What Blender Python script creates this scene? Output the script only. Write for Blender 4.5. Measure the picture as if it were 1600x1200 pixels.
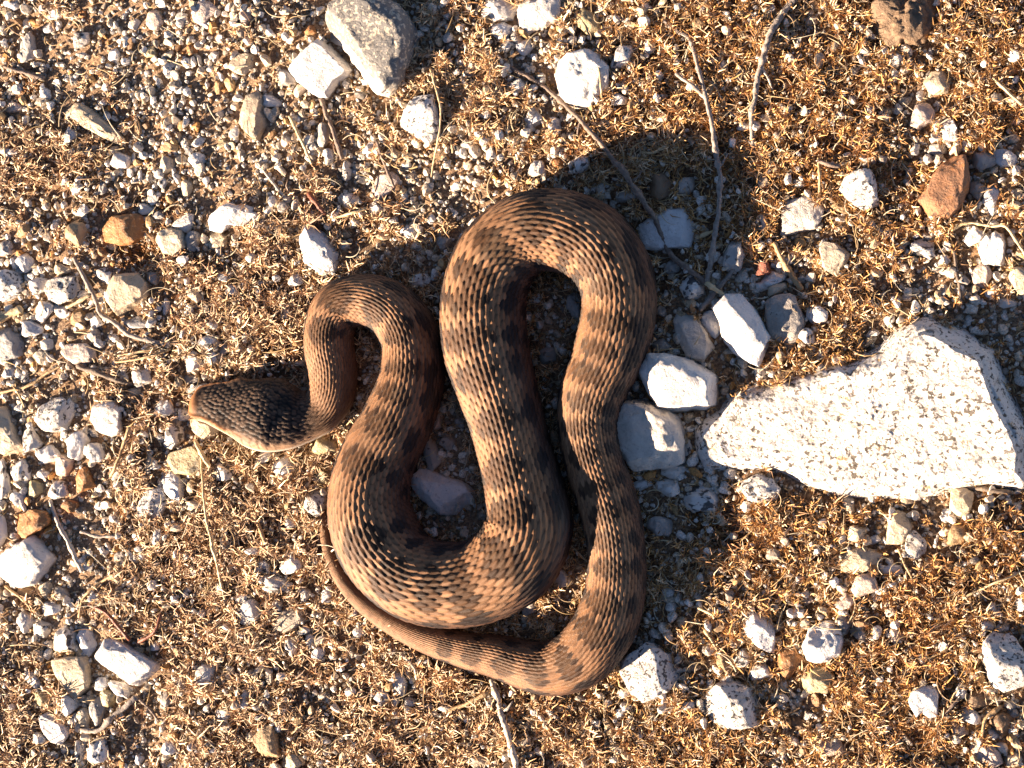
import bpy, bmesh, math, random
import numpy as np
from mathutils import Vector

random.seed(7)
rng = np.random.default_rng(7)
for o in list(bpy.data.objects):
    bpy.data.objects.remove(o)
SC = bpy.context.scene
COL = SC.collection

# ------------------------------------------------------------------ units
PX = 0.00022            # one photo pixel on the ground, in metres
CAMH = 2700.0           # camera height in the same pixel units
CX, CY = 800.0, 600.0
TILT = math.radians(16)   # the camera stands a little to the right of straight above

# ------------------------------------------------------------------ camera
cam_d = bpy.data.cameras.new('camera')
cam = bpy.data.objects.new('camera', cam_d)
COL.objects.link(cam)
cam.location = (math.sin(TILT) * CAMH * PX, 0, math.cos(TILT) * CAMH * PX)
cam.rotation_euler = (0, TILT, 0)
cam_d.sensor_fit = 'HORIZONTAL'
cam_d.angle = 2 * math.atan(800.0 / CAMH)
cam_d.clip_start = 0.01
cam_d.clip_end = 50
SC.camera = cam

# ------------------------------------------------------------------ sky, sun, exposure
SUN_EL = math.radians(19)
SUN_AZ = math.radians(211)      # where the light comes from, counter-clockwise from +X
SV = Vector((math.cos(SUN_AZ) * math.cos(SUN_EL), math.sin(SUN_AZ) * math.cos(SUN_EL), math.sin(SUN_EL)))
world = bpy.data.worlds.new("World")
SC.world = world
world.use_nodes = True
wn = world.node_tree.nodes
sky = wn.new('ShaderNodeTexSky')
sky.sky_type = 'NISHITA'
sky.sun_disc = False
sky.sun_elevation = SUN_EL
sky.sun_rotation = math.atan2(SV.x, SV.y)
sky.altitude = 2500; sky.air_density = 0.5; sky.dust_density = 0.2; sky.ozone_density = 1.0     # deep clear sky
bg = wn['Background']
bg.inputs['Strength'].default_value = 0.05
world.node_tree.links.new(sky.outputs[0], bg.inputs['Color'])
sun_d = bpy.data.lights.new('sun', 'SUN')
sun_d.energy = 5.0
sun_d.angle = math.radians(0.5)
sun_d.color = (1.0, 0.80, 0.61)
sun = bpy.data.objects.new('sun', sun_d)
COL.objects.link(sun)
sun.rotation_euler = (-SV).to_track_quat('-Z', 'Y').to_euler()
sun.location = SV * 3
SC.view_settings.view_transform = 'Standard'
SC.view_settings.look = 'None'
SC.view_settings.exposure = 2.25
SC.view_settings.gamma = 1.0
SC.view_settings.use_curve_mapping = False
SC.render.engine = 'CYCLES'
SC.cycles.max_bounces = 5
SC.cycles.diffuse_bounces = 2

# ------------------------------------------------------------------ helpers
_ct, _st = math.cos(TILT), math.sin(TILT)
def ground_point(x, y, z):
    """photo pixel + height above ground (pixel units) -> place in pixel units (x right, y up)"""
    x = np.asarray(x, float) - CX; y = CY - np.asarray(y, float); z = np.asarray(z, float)
    dx, dz = -_st * CAMH + _ct * x, -_ct * CAMH - _st * x
    k = (z - _ct * CAMH) / dz
    return np.stack(np.broadcast_arrays(_st * CAMH + k * dx, k * y, z), -1)

def W(x, y, z=0.0):
    return tuple(ground_point(x, y, z) * PX)

def Wn(x, y, z):
    return ground_point(x, y, z) * PX

def stretch(x, y, z):
    """how far one photo pixel reaches on the ground there, along x and along y"""
    a, b = ground_point(x - 1, y, z), ground_point(x + 1, y, z)
    c, d = ground_point(x, y - 1, z), ground_point(x, y + 1, z)
    return abs(b[0] - a[0]) / 2, abs(d[1] - c[1]) / 2

def tag(o, label=None, cat=None, group=None, kind=None):
    if label: o['label'] = label
    if cat: o['category'] = cat
    if group: o['group'] = group
    if kind: o['kind'] = kind
    return o

def np_mesh(name, verts, faces, mat=None, smooth=True, colors=None):
    """faces: int array (n,3) or (n,4)"""
    me = bpy.data.meshes.new(name)
    nv, nf, k = len(verts), len(faces), faces.shape[1]
    me.vertices.add(nv)
    me.vertices.foreach_set('co', np.ascontiguousarray(verts, dtype=np.float32).ravel())
    me.loops.add(nf * k)
    me.loops.foreach_set('vertex_index', np.ascontiguousarray(faces, dtype=np.int32).ravel())
    me.polygons.add(nf)
    me.polygons.foreach_set('loop_start', np.arange(0, nf * k, k, dtype=np.int32))
    me.polygons.foreach_set('use_smooth', np.full(nf, smooth, dtype=bool))
    if colors is not None:
        a = me.attributes.new('col', 'FLOAT_COLOR', 'POINT')
        c = np.ones((nv, 4), dtype=np.float32)
        c[:, :3] = colors
        a.data.foreach_set('color', c.ravel())
    me.update(calc_edges=True)
    if mat: me.materials.append(mat)
    return me

def obj(name, me, parent=None):
    o = bpy.data.objects.new(name, me)
    COL.objects.link(o)
    if parent: o.parent = parent
    return o

# numpy value noise -------------------------------------------------
def _hash(ix, iy, iz, seed):
    h = (ix * 374761393 + iy * 668265263 + iz * 2147483647 + seed * 974711) & 0xffffffff
    h = ((h ^ (h >> 13)) * 1274126177) & 0xffffffff
    h = h ^ (h >> 16)
    return (h & 0xffff) / 65535.0

def vnoise(p, seed=0):
    p = np.asarray(p, dtype=np.float64)
    i = np.floor(p).astype(np.int64)
    f = p - i
    f = f * f * (3 - 2 * f)
    out = 0
    for dx in (0, 1):
        for dy in (0, 1):
            for dz in (0, 1):
                w = (f[..., 0] if dx else 1 - f[..., 0]) * (f[..., 1] if dy else 1 - f[..., 1]) * (f[..., 2] if dz else 1 - f[..., 2])
                out = out + w * _hash(i[..., 0] + dx, i[..., 1] + dy, i[..., 2] + dz, seed)
    return out * 2 - 1

def fbm(p, seed=0, oct=4):
    a, s, out = 1.0, 1.0, 0
    for k in range(oct):
        out = out + a * vnoise(np.asarray(p) * s + 17.3 * k, seed + k)
        a *= 0.5; s *= 2.03
    return out / 1.9

def n2(x, y, scale, seed=0, oct=3):
    return fbm(np.stack([x / scale, y / scale, np.full_like(x, 0.37)], -1), seed, oct)

# ------------------------------------------------------------------ materials
def new_mat(name):
    m = bpy.data.materials.new(name)
    m.use_nodes = True
    nt = m.node_tree
    return m, nt, nt.nodes['Principled BSDF']

def ramp(nt, fac, stops):
    r = nt.nodes.new('ShaderNodeValToRGB')
    el = r.color_ramp.elements
    el[0].position, el[0].color = stops[0][0], (*stops[0][1], 1)
    el[1].position, el[1].color = stops[-1][0], (*stops[-1][1], 1)
    for p, c in stops[1:-1]:
        e = el.new(p); e.color = (*c, 1)
    nt.links.new(fac, r.inputs[0])
    return r.outputs[0]

def noise(nt, vec, scale, detail=4, rough=0.6):
    n = nt.nodes.new('ShaderNodeTexNoise')
    n.inputs['Scale'].default_value = scale
    n.inputs['Detail'].default_value = detail
    n.inputs['Roughness'].default_value = rough
    nt.links.new(vec, n.inputs['Vector'])
    return n.outputs['Fac']

def mix(nt, fac, a, b, mode='MIX'):
    m = nt.nodes.new('ShaderNodeMix')
    m.data_type = 'RGBA'; m.blend_type = mode
    for s, v in ((m.inputs[0], fac), (m.inputs[6], a), (m.inputs[7], b)):
        if isinstance(v, (int, float)): s.default_value = v
        elif isinstance(v, tuple): s.default_value = (*v, 1)
        else: nt.links.new(v, s)
    return m.outputs[2]

def coords(nt, per_object=True):
    tc = nt.nodes.new('ShaderNodeTexCoord')
    mp = nt.nodes.new('ShaderNodeMapping')
    k = 1 / PX / 10.0          # one unit = ten photo pixels
    mp.inputs['Scale'].default_value = (k, k, k)
    nt.links.new(tc.outputs['Object'], mp.inputs['Vector'])
    if not per_object: return mp.outputs[0], None
    oi = nt.nodes.new('ShaderNodeObjectInfo')
    mul = nt.nodes.new('ShaderNodeMath'); mul.operation = 'MULTIPLY'; mul.inputs[1].default_value = 87.0
    nt.links.new(oi.outputs['Random'], mul.inputs[0])
    add = nt.nodes.new('ShaderNodeVectorMath'); add.operation = 'ADD'
    nt.links.new(mp.outputs[0], add.inputs[0]); nt.links.new(mul.outputs[0], add.inputs[1])
    return add.outputs[0], oi.outputs['Random']

def bump(nt, h, strength, dist_px, prev=None):
    b = nt.nodes.new('ShaderNodeBump')
    b.inputs['Strength'].default_value = strength
    b.inputs['Distance'].default_value = dist_px * PX
    nt.links.new(h, b.inputs['Height'])
    if prev: nt.links.new(prev, b.inputs['Normal'])
    return b.outputs[0]

def stone_mat(name, base, second, speck, speck_lo, rough=0.6, speck_scale=1.6, patch=None, vein=None, spec=0.4, sss=0.0, fine=0.45, big=False):
    """base/second large mottling, speck = mineral grains (share set by speck_lo), patch = lichen or rust stains"""
    m, nt, p = new_mat(name)
    v, rnd = coords(nt)
    lo = noise(nt, v, 0.5, 6, 0.65)
    c = ramp(nt, lo, [(0.35, base), (0.65, second)])
    if patch:
        f = noise(nt, v, 0.55, 6, 0.7)
        fr = ramp(nt, f, [(patch[1], (0, 0, 0)), (patch[1] + patch[2], (1, 1, 1))])
        c = mix(nt, fr, c, patch[0])
    if vein:
        f = noise(nt, v, 0.9, 5, 0.6)
        fr = ramp(nt, f, [(0.49, (0, 0, 0)), (0.5, (1, 1, 1)), (0.515, (0, 0, 0))])
        m2 = noise(nt, v, 0.3, 2)
        mk = ramp(nt, m2, [(0.5, (0, 0, 0)), (0.6, (0.7, 0.7, 0.7))])
        c = mix(nt, mix(nt, 1.0, fr, mk, 'MULTIPLY'), c, vein)
    if speck:
        f = noise(nt, v, speck_scale, 3, 0.55)
        # grains gather in places
        cl = noise(nt, v, 0.45, 3)
        ad = nt.nodes.new('ShaderNodeMath'); ad.operation = 'MULTIPLY_ADD'
        nt.links.new(cl, ad.inputs[0]); ad.inputs[1].default_value = 0.35; nt.links.new(f, ad.inputs[2])
        fr = ramp(nt, ad.outputs[0], [(speck_lo, (0, 0, 0)), (speck_lo + 0.05, (1, 1, 1))])
        c = mix(nt, fr, c, speck)
    if big:      # clots of dark mica and grey veils
        f = noise(nt, v, 0.42, 8, 0.72)
        c = mix(nt, ramp(nt, f, [(0.60, (0, 0, 0)), (0.66, (0.9, 0.9, 0.9))]), c, (0.14, 0.12, 0.10))
        f = noise(nt, v, 0.17, 5, 0.6)
        c = mix(nt, ramp(nt, f, [(0.52, (0, 0, 0)), (0.68, (0.6, 0.6, 0.6))]), c, (0.40, 0.37, 0.35))
    # soil lodged in the pits and grain of the surface
    di = noise(nt, v, 1.1, 8, 0.72)
    c = mix(nt, ramp(nt, di, [(0.57, (0, 0, 0)), (0.74, (0.6, 0.6, 0.6))]), c, (0.30, 0.225, 0.15))
    pit = noise(nt, v, 3.2, 3, 0.6)
    c = mix(nt, ramp(nt, pit, [(0.62, (0, 0, 0)), (0.72, (0.7, 0.7, 0.7))]), c, (0.20, 0.16, 0.12))
    if name == 'lichened_schist':       # sun on the lower-left side painted in as white
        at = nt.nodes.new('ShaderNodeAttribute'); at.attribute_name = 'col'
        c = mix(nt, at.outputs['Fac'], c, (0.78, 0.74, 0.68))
    # soil clinging round the foot
    gm = nt.nodes.new('ShaderNodeTexCoord'); sz = nt.nodes.new('ShaderNodeSeparateXYZ'); nt.links.new(gm.outputs['Object'], sz.inputs[0])
    ma = nt.nodes.new('ShaderNodeMath'); ma.operation = 'MULTIPLY_ADD'; nt.links.new(sz.outputs[2], ma.inputs[0]); ma.inputs[1].default_value = -1 / (14 * PX)
    nt.links.new(di, ma.inputs[2])
    c = mix(nt, ramp(nt, ma.outputs[0], [(0.60, (0, 0, 0)), (1.05, (0.8, 0.8, 0.8))]), c, (0.36, 0.26, 0.165))
    # each stone its own tone
    tone = ramp(nt, rnd, [(0.0, (0.88, 0.81, 0.72)), (0.3, (0.98, 0.92, 0.84)), (0.6, (0.95, 0.93, 0.90)), (1.0, (1.0, 0.97, 0.93))])
    c = mix(nt, 1.0, c, tone, 'MULTIPLY')
    nt.links.new(c, p.inputs['Base Color'])
    p.inputs['Roughness'].default_value = rough
    p.inputs['Specular IOR Level'].default_value = spec
    if sss:
        p.inputs['Subsurface Weight'].default_value = sss
        p.inputs['Subsurface Radius'].default_value = (1.0, 0.8, 0.6)
        p.inputs['Subsurface Scale'].default_value = 6 * PX
    b1 = bump(nt, noise(nt, v, 0.8, 6, 0.7), 1.0, 6.0)
    b2 = bump(nt, noise(nt, v, 4.0, 3, 0.6), fine, 1.6, b1)
    nt.links.new(b2, p.inputs['Normal'])
    return m

MAT = {
    'white':  stone_mat('white_quartz', (0.80, 0.77, 0.73), (0.70, 0.66, 0.61), (0.22, 0.18, 0.15), 0.90, 0.5, vein=(0.35, 0.28, 0.22)),
    'pure':   stone_mat('pure_quartz', (0.82, 0.80, 0.78), (0.74, 0.71, 0.68), (0.25, 0.21, 0.18), 0.96, 0.5),
    'speck':  stone_mat('speckled_granite', (0.78, 0.75, 0.71), (0.62, 0.57, 0.51), (0.10, 0.09, 0.085), 0.74, 0.65, 1.8, patch=((0.50, 0.37, 0.20), 0.66, 0.08)),
    'big':    stone_mat('big_granite', (0.80, 0.76, 0.72), (0.72, 0.67, 0.61), (0.12, 0.10, 0.08), 0.735, 0.65, 1.5, patch=((0.58, 0.38, 0.17), 0.60, 0.06), big=True),
    'grey':   stone_mat('grey_stone', (0.46, 0.43, 0.40), (0.34, 0.31, 0.28), (0.12, 0.11, 0.10), 0.85, 0.6),
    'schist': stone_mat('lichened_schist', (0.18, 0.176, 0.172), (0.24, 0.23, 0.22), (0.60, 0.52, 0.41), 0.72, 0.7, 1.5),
    'cream':  stone_mat('cream_stone', (0.66, 0.56, 0.42), (0.56, 0.45, 0.31), (0.25, 0.19, 0.12), 0.88, 0.5),
    'beige':  stone_mat('beige_stone', (0.52, 0.44, 0.34), (0.40, 0.33, 0.25), (0.20, 0.16, 0.12), 0.82, 0.65),
    'tan':    stone_mat('tan_stone', (0.48, 0.32, 0.17), (0.36, 0.24, 0.13), (0.16, 0.11, 0.07), 0.85, 0.6),
    'orange': stone_mat('orange_stone', (0.48, 0.22, 0.07), (0.36, 0.17, 0.07), (0.55, 0.40, 0.22), 0.80, 0.55, 1.2),
    'rust':   stone_mat('rusty_schist', (0.40, 0.19, 0.09), (0.30, 0.16, 0.09), (0.10, 0.06, 0.04), 0.80, 0.65, 1.0, patch=((0.52, 0.20, 0.05), 0.58, 0.06)),
    'pink':   stone_mat('pinkish_quartz', (0.66, 0.54, 0.46), (0.58, 0.46, 0.38), (0.30, 0.22, 0.18), 0.92, 0.4, sss=0.15),
    'olive':  stone_mat('olive_quartz', (0.50, 0.42, 0.25), (0.42, 0.34, 0.20), (0.20, 0.16, 0.10), 0.88, 0.4, sss=0.1),
    'dark':   stone_mat('dark_stone', (0.16, 0.145, 0.13), (0.11, 0.10, 0.09), (0.45, 0.42, 0.38), 0.80, 0.6, 2.0),
    'brown':  stone_mat('brown_stone', (0.26, 0.17, 0.10), (0.19, 0.12, 0.07), (0.10, 0.07, 0.05), 0.84, 0.6),
    'red':    stone_mat('red_stone', (0.30, 0.11, 0.07), (0.24, 0.09, 0.06), (0.14, 0.06, 0.04), 0.86, 0.6),
}

def attr_mat(name, rough=0.7, spec=0.3, grain=0.0, trans=0.0):
    m, nt, p = new_mat(name)
    a = nt.nodes.new('ShaderNodeAttribute'); a.attribute_name = 'col'
    c = a.outputs['Color']
    v, _ = coords(nt, False)
    if grain:
        f = noise(nt, v, 3.5, 2, 0.6)
        g = ramp(nt, f, [(0.36, (1 - grain,) * 3), (0.55, (1.0,) * 3)])
        c = mix(nt, 1.0, c, g, 'MULTIPLY')
        nt.links.new(bump(nt, noise(nt, v, 3.0, 3), 0.6, 1.5), p.inputs['Normal'])
    nt.links.new(c, p.inputs['Base Color'])
    p.inputs['Roughness'].default_value = rough
    p.inputs['Specular IOR Level'].default_value = spec
    return m

M_GRAVEL = attr_mat('gravel_grains', 0.6, 0.35, 0.45)
M_MOSS = attr_mat('dry_moss', 0.55, 0.4)
M_LITTER = attr_mat('dry_litter', 0.6, 0.3)

def wood_mat(name, c1, c2, rough=0.75):
    m, nt, p = new_mat(name)
    v, rnd = coords(nt)
    f = noise(nt, v, 1.6, 5, 0.7)
    c = ramp(nt, f, [(0.3, c1), (0.7, c2)])
    nt.links.new(c, p.inputs['Base Color'])
    p.inputs['Roughness'].default_value = rough
    nt.links.new(bump(nt, noise(nt, v, 2.5, 4, 0.7), 0.8, 2.0), p.inputs['Normal'])
    return m

WOOD = {
    'brown': wood_mat('brown_bark', (0.12, 0.08, 0.058), (0.29, 0.21, 0.155)),
    'grey':  wood_mat('grey_weathered_twig', (0.17, 0.135, 0.11), (0.42, 0.345, 0.28)),
    'pale':  wood_mat('pale_twig', (0.44, 0.36, 0.27), (0.62, 0.54, 0.43)),
    'straw': wood_mat('dry_straw', (0.52, 0.37, 0.18), (0.68, 0.52, 0.30), 0.5),
    'tan':   wood_mat('tan_stem', (0.36, 0.22, 0.10), (0.50, 0.33, 0.16), 0.6),
    'red':   wood_mat('red_brown_twig', (0.16, 0.05, 0.025), (0.28, 0.09, 0.04), 0.5),
    'dark':  wood_mat('dark_twig', (0.10, 0.07, 0.05), (0.22, 0.16, 0.11)),
}

# ------------------------------------------------------------------ the snake's centre line (pixel x, y, visible width)
SN = [(303,631,36),(311,632,54),(330,632,66),(352,636,80),(378,641,98),(405,647,120),(430,650,124),(455,652,106),(480,650,80),
 (503,640,70),(518,614,74),(520,580,76),(514,545,79),(515,510,79),(531,479,80),(568,469,82),(610,483,86),(638,520,91),(645,565,97),
 (639,610,103),(617,665,110),(590,715,117),(577,765,124),(580,815,130),(603,865,132),(645,902,132),(700,914,129),(755,906,131),
 (802,875,134),(826,825,131),(820,770,118),(805,710,113),(791,655,115),(774,600,122),(760,550,127),(754,500,129),(758,450,126),
 (779,400,126),(820,366,121),(870,360,120),(920,378,119),(953,415,115),(967,460,111),(963,510,110),(948,560,107),(928,605,99),
 (918,650,89),(922,695,85),(934,740,86),(950,790,88),(961,840,86),(964,890,87),(958,940,91),(941,985,95),(908,1026,92),(865,1044,82),
 (825,1040,74),(780,1027,65),(735,1018,56),(690,1006,48),(645,990,41),(600,966,34),(565,940,30),(538,910,26),(519,875,22),(509,840,18),
 (506,812,13),(506,796,4)]

def catmull(P, n=24):
    P = np.array(P, dtype=float)
    A = np.vstack([2 * P[0] - P[1], P, 2 * P[-1] - P[-2]])
    out = []
    t = np.linspace(0, 1, n, endpoint=False)[:, None]
    for i in range(1, len(A) - 2):
        p0, p1, p2, p3 = A[i - 1], A[i], A[i + 1], A[i + 2]
        out.append(0.5 * (2 * p1 + (p2 - p0) * t + (2 * p0 - 5 * p1 + 4 * p2 - p3) * t * t + (3 * p1 - p0 - 3 * p2 + p3) * t ** 3))
    out.append(P[-1:])
    return np.vstack(out)

def resample(P, step):
    d = np.r_[0, np.cumsum(np.hypot(*(np.diff(P[:, :2], axis=0).T)))]
    s = np.linspace(0, d[-1], max(2, int(d[-1] / step) + 1))
    return np.stack([np.interp(s, d, P[:, k]) for k in range(P.shape[1])], -1), s

SPATH, SARC = resample(catmull(SN), 2.2)
# smooth the centre line a little
for _ in range(6):
    SPATH[1:-1, :2] = 0.25 * SPATH[:-2, :2] + 0.5 * SPATH[1:-1, :2] + 0.25 * SPATH[2:, :2]

# ------------------------------------------------------------------ moss map and relief of the ground
MOSS = np.array([
 [3,2,1,3,4,1,3,5,2,6,8,6,5,4,4,7],
 [4,3,1,2,3,4,6,8,4,6,8,5,9,7,4,7],
 [5,5,3,2,4,3,2,3,5,6,6,5,8,7,4,3],
 [4,4,4,4,6,5,4,4,5,3,5,5,4,5,5,4],
 [1,1,5,7,7,5,4,3,3,3,3,3,5,7,4,4],
 [2,3,5,6,7,3,3,3,3,3,3,3,6,4,3,3],
 [2,4,5,5,4,4,3,3,3,3,2,2,2,2,2,4],
 [2,3,4,6,7,5,3,3,3,3,3,4,4,3,3,5],
 [1,3,6,7,7,5,3,3,3,3,4,6,7,4,4,6],
 [3,4,7,7,5,5,4,3,4,3,4,6,6,6,8,5],
 [4,2,4,6,4,5,5,6,5,4,4,6,4,7,7,3],
 [7,3,4,6,6,6,7,7,5,7,7,7,4,7,6,3]], dtype=float) / 9.0

def moss_at(x, y):
    u = np.clip(x / 100.0 - 0.5, 0, 14.999); v = np.clip(y / 100.0 - 0.5, 0, 10.999)
    i = np.floor(u).astype(int); j = np.floor(v).astype(int)
    fu, fv = u - i, v - j
    m = (MOSS[j, i] * (1 - fu) + MOSS[j, i + 1] * fu) * (1 - fv) + (MOSS[j + 1, i] * (1 - fu) + MOSS[j + 1, i + 1] * fu) * fv
    m = m + 0.42 * n2(x, y, 55.0, 5, 4)
    m = m + 0.30 * np.clip((26 - snake_dist(x, y)) / 30.0, 0, 1) * (y > 380) * (x > 480)       # debris caught between the coils
    return np.clip((m - 0.33) / 0.28, 0, 1)

MG = 260            # how far the ground's dressing reaches past the frame
GW, GH = 1600 + 2 * MG, 1200 + 2 * MG
# distance to the snake, coarse
_gy, _gx = np.mgrid[0:GH:8, 0:GW:8].astype(float)
_sd = np.full(_gx.shape, 1e9)
for q in SPATH[::6]:
    _sd = np.minimum(_sd, np.hypot(_gx - MG - q[0], _gy - MG - q[1]) - q[2] * 0.5)

def snake_dist(x, y):
    i = np.clip(((x + MG) / 8).astype(int), 0, _sd.shape[1] - 1); j = np.clip(((y + MG) / 8).astype(int), 0, _sd.shape[0] - 1)
    return _sd[j, i]

def ground_z(x, y):
    x = np.asarray(x, float); y = np.asarray(y, float)
    z = 7.0 * n2(x, y, 140.0, 11, 3) + 6.5 * n2(x, y, 42.0, 12, 3)
    z = z + 9.0 * moss_at(x, y)
    for (hx, hy, hr, hdp) in ((1408, 283, 36, 18), (1130, 845, 40, 9), (1030, 255, 40, 6), (1095, 330, 45, 6), (215, 395, 34, 9), (1585, 200, 30, 9)):
        z = z - hdp * np.exp(-((x - hx) ** 2 + (y - hy) ** 2) / hr ** 2)          # hollows
    k = np.clip((snake_dist(x, y) + 18) / 40.0, 0, 1)          # pressed flat under the snake
    return z * k - 2.0 * (1 - k)

def gz(x, y):
    return float(ground_z(np.array([x]), np.array([y]))[0])

# ground sheet
def build_ground():
    xs = np.concatenate([[-4000, -2000, -900], np.arange(-MG, 1600 + MG + 1, 7), [2400, 3000, 3800]]).astype(float)
    ys = np.concatenate([[-4000, -2000, -900], np.arange(-MG, 1200 + MG + 1, 7), [2100, 3200, 5200]]).astype(float)
    X, Y = np.meshgrid(xs, ys)
    Z = ground_z(X, Y) + 2.2 * n2(X, Y, 9.0, 31, 2)
    far = np.maximum(np.maximum(-MG - X, X - 1600 - MG), np.maximum(-MG - Y, Y - 1200 - MG)) > 1
    Z[far] = -2
    V = Wn(X, Y, Z).reshape(-1, 3)
    h, w = X.shape
    I = np.arange(h * w).reshape(h, w)
    F = np.stack([I[:-1, :-1], I[1:, :-1], I[1:, 1:], I[:-1, 1:]], -1).reshape(-1, 4)
    m, nt, p = new_mat('bare_earth')
    v, _ = coords(nt, False)
    c = ramp(nt, noise(nt, v, 0.12, 5, 0.6), [(0.35, (0.30, 0.20, 0.125)), (0.65, (0.37, 0.235, 0.13))])
    g = ramp(nt, noise(nt, v, 2.5, 4, 0.7), [(0.40, (0.55, 0.5, 0.45)), (0.52, (1, 1, 1)), (0.66, (1.9, 1.75, 1.55))])
    c = mix(nt, 1.0, c, g, 'MULTIPLY')
    nt.links.new(c, p.inputs['Base Color'])
    p.inputs['Roughness'].default_value = 0.9
    nt.links.new(bump(nt, noise(nt, v, 2.0, 5, 0.7), 1.0, 4.0), p.inputs['Normal'])
    hum = moss_at(X, Y).reshape(-1, 1)
    at = nt.nodes.new('ShaderNodeAttribute'); at.attribute_name = 'col'
    c = mix(nt, 1.0, c, at.outputs['Color'], 'MULTIPLY')
    nt.links.new(c, p.inputs['Base Color'])
    tint = np.array([[1.0, 1.0, 1.0]]) * (1 - hum) + np.array([[0.40, 0.33, 0.26]]) * hum       # humus under the moss
    o = obj('ground', np_mesh('ground', V, F, m, True, tint))
    tag(o, kind='structure')
build_ground()

# ------------------------------------------------------------------ the snake
def build_snake():
    P = SPATH.copy(); s = SARC
    n = len(P)
    P[:, 2] *= 1 + 0.035 * fbm(np.stack([s / 70.0, np.zeros(n), np.zeros(n)], -1), 71, 3) * np.clip((s - 200) / 100, 0, 1)
    w = P[:, 2]
    # vertical layout: body rests on the ground, head carried slightly up
    hd = np.clip((205 - s) / 70.0, 0, 1); hd = hd * hd * (3 - 2 * hd)       # 1 on the head, 0 on the body
    half = w * 0.5
    up = half * (0.90 - 0.30 * hd)                 # upper half height
    dn = half * (0.84 - 0.34 * hd)                 # lower half height
    zc = dn + 10.0 * hd + 1.0
    zc += 6.0 * np.clip((s - (s[-1] - 420)) / 150.0, 0, 1)        # the thin tail lies on top of the litter
    # perspective: silhouette seen at about the centre's height
    C = ground_point(P[:, 0], P[:, 1], zc)
    half = half * (CAMH - zc) / CAMH
    T = np.gradient(C, axis=0); T[:, 2] *= 0.3; T /= np.linalg.norm(T, axis=1, keepdims=True)
    # parallel frame: side vector in the ground plane
    S = np.stack([T[:, 1], -T[:, 0], np.zeros(n)], -1); S /= np.linalg.norm(S, axis=1, keepdims=True)
    U = np.cross(S, T); U *= np.sign(U[:, 2:3])
    # the head is tipped so that its jaw on the sunny side shows
    ha = math.radians(24) * np.clip((215 - s) / 90.0, 0, 1); ha = (ha * 1.0)[:, None]
    S, U = S * np.cos(ha) + U * np.sin(ha), U * np.cos(ha) - S * np.sin(ha)
    # roll of the back towards the picture's lower-left sun side
    lean = np.array([-0.16, 0.0, 0.987])
    roll = np.arctan2((S * lean).sum(1), (U * lean).sum(1)) * (1 - hd)
    k = np.hanning(41); k /= k.sum()
    roll = np.convolve(np.pad(roll, 20, mode='edge'), k, 'valid')
    # angles: dense over the back, coarse under the belly; 0 = straight up
    th = np.concatenate([np.linspace(-1.95, 1.95, 224), np.linspace(1.95, 2 * math.pi - 1.95, 26)[1:-1]])
    m = len(th)
    TH, SS = np.meshgrid(th, s)
    ct, st = np.cos(TH), np.sin(TH)
    HD = hd[:, None]
    # cross-section: ellipse on the body; flat-topped and square-shouldered on the head
    e = 1.0 - 0.06 * HD
    px_ = np.sign(st) * np.abs(st) ** e * half[:, None]
    pz_ = np.where(ct > 0, np.abs(ct) ** (1.0 - 0.25 * HD) * up[:, None], -np.abs(ct) ** (1 - 0.2 * (1 - HD)) * dn[:, None])
    # ----- scale lattice
    NR = 48
    cellL = 0.142 * np.maximum(w, 10) + 0.6
    cellL = cellL * (1 - 0.52 * hd)
    b = np.cumsum(np.r_[0, np.diff(s)] / cellL)
    NRh = NR
    phi = TH - roll[:, None]
    phi = (phi + math.pi) % (2 * math.pi) - math.pi
    A = phi / (2 * math.pi) * NRh
    Bv = np.repeat(b[:, None], m, 1)
    best = np.full(A.shape, -1.0); ida = np.zeros(A.shape); idb = np.zeros(A.shape); ttb = np.zeros(A.shape); qb = np.ones(A.shape)
    a0 = np.floor(A)
    for da in (-1, 0, 1, 2):
        ra = a0 + da
        off = (np.mod(ra, 2)) * 0.5
        b0 = np.floor(Bv - off)
        du = np.abs(A - ra)
        for db in (0, 1):
            cb = b0 + db + off
            # jitter per scale
            j1 = _hash(ra.astype(np.int64), (cb * 2).astype(np.int64), np.zeros(A.shape, np.int64), 3) - 0.5
            dv = Bv - cb + 0.08 * j1                    # + towards the tail
            t = (dv + 0.95) / 1.55                       # 0 at the scale's root, 1 at its tip
            ok = (t > 0) & (t < 1)
            tt = np.clip(t, 0, 1)
            hw = 0.82 * np.minimum(1.0, (1 - tt ** 2.3)) ** 0.72 * np.minimum(1, 0.35 + 1.9 * tt)
            ok &= du < hw
            q = np.clip(1 - du / np.maximum(hw, 1e-3), 0, 1)
            h = 0.25 + 0.75 * tt                        # shingle: rises to the tip
            h = h - 0.34 * (1 - q) ** 2 + 0.13 * np.exp(-(du / 0.11) ** 2) * (tt > 0.1) - 0.30 * np.clip((tt - 0.90) / 0.10, 0, 1) ** 2
            h = np.where(ok, h + 0.06 * j1, -1)
            take = h > best
            best = np.where(take, h, best); ida = np.where(take, ra, ida); idb = np.where(take, cb, idb); ttb = np.where(take, tt, ttb); qb = np.where(take, q, qb)
    gap = best < 0
    tipd = np.clip((ttb - 0.86) / 0.10, 0, 1)          # notch shade painted on the free edge of each scale
    hgt = np.where(gap, -0.05, best)
    # head: small granular scales on their own grid, laid out in plan
    plan_u = np.sign(st) * np.abs(st) ** e * half[:, None]
    g_b = SS / 7.2; g_a = plan_u / 6.2
    r0 = np.floor(g_b); bd = np.full(A.shape, 9.0); hid = np.zeros(A.shape)
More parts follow.
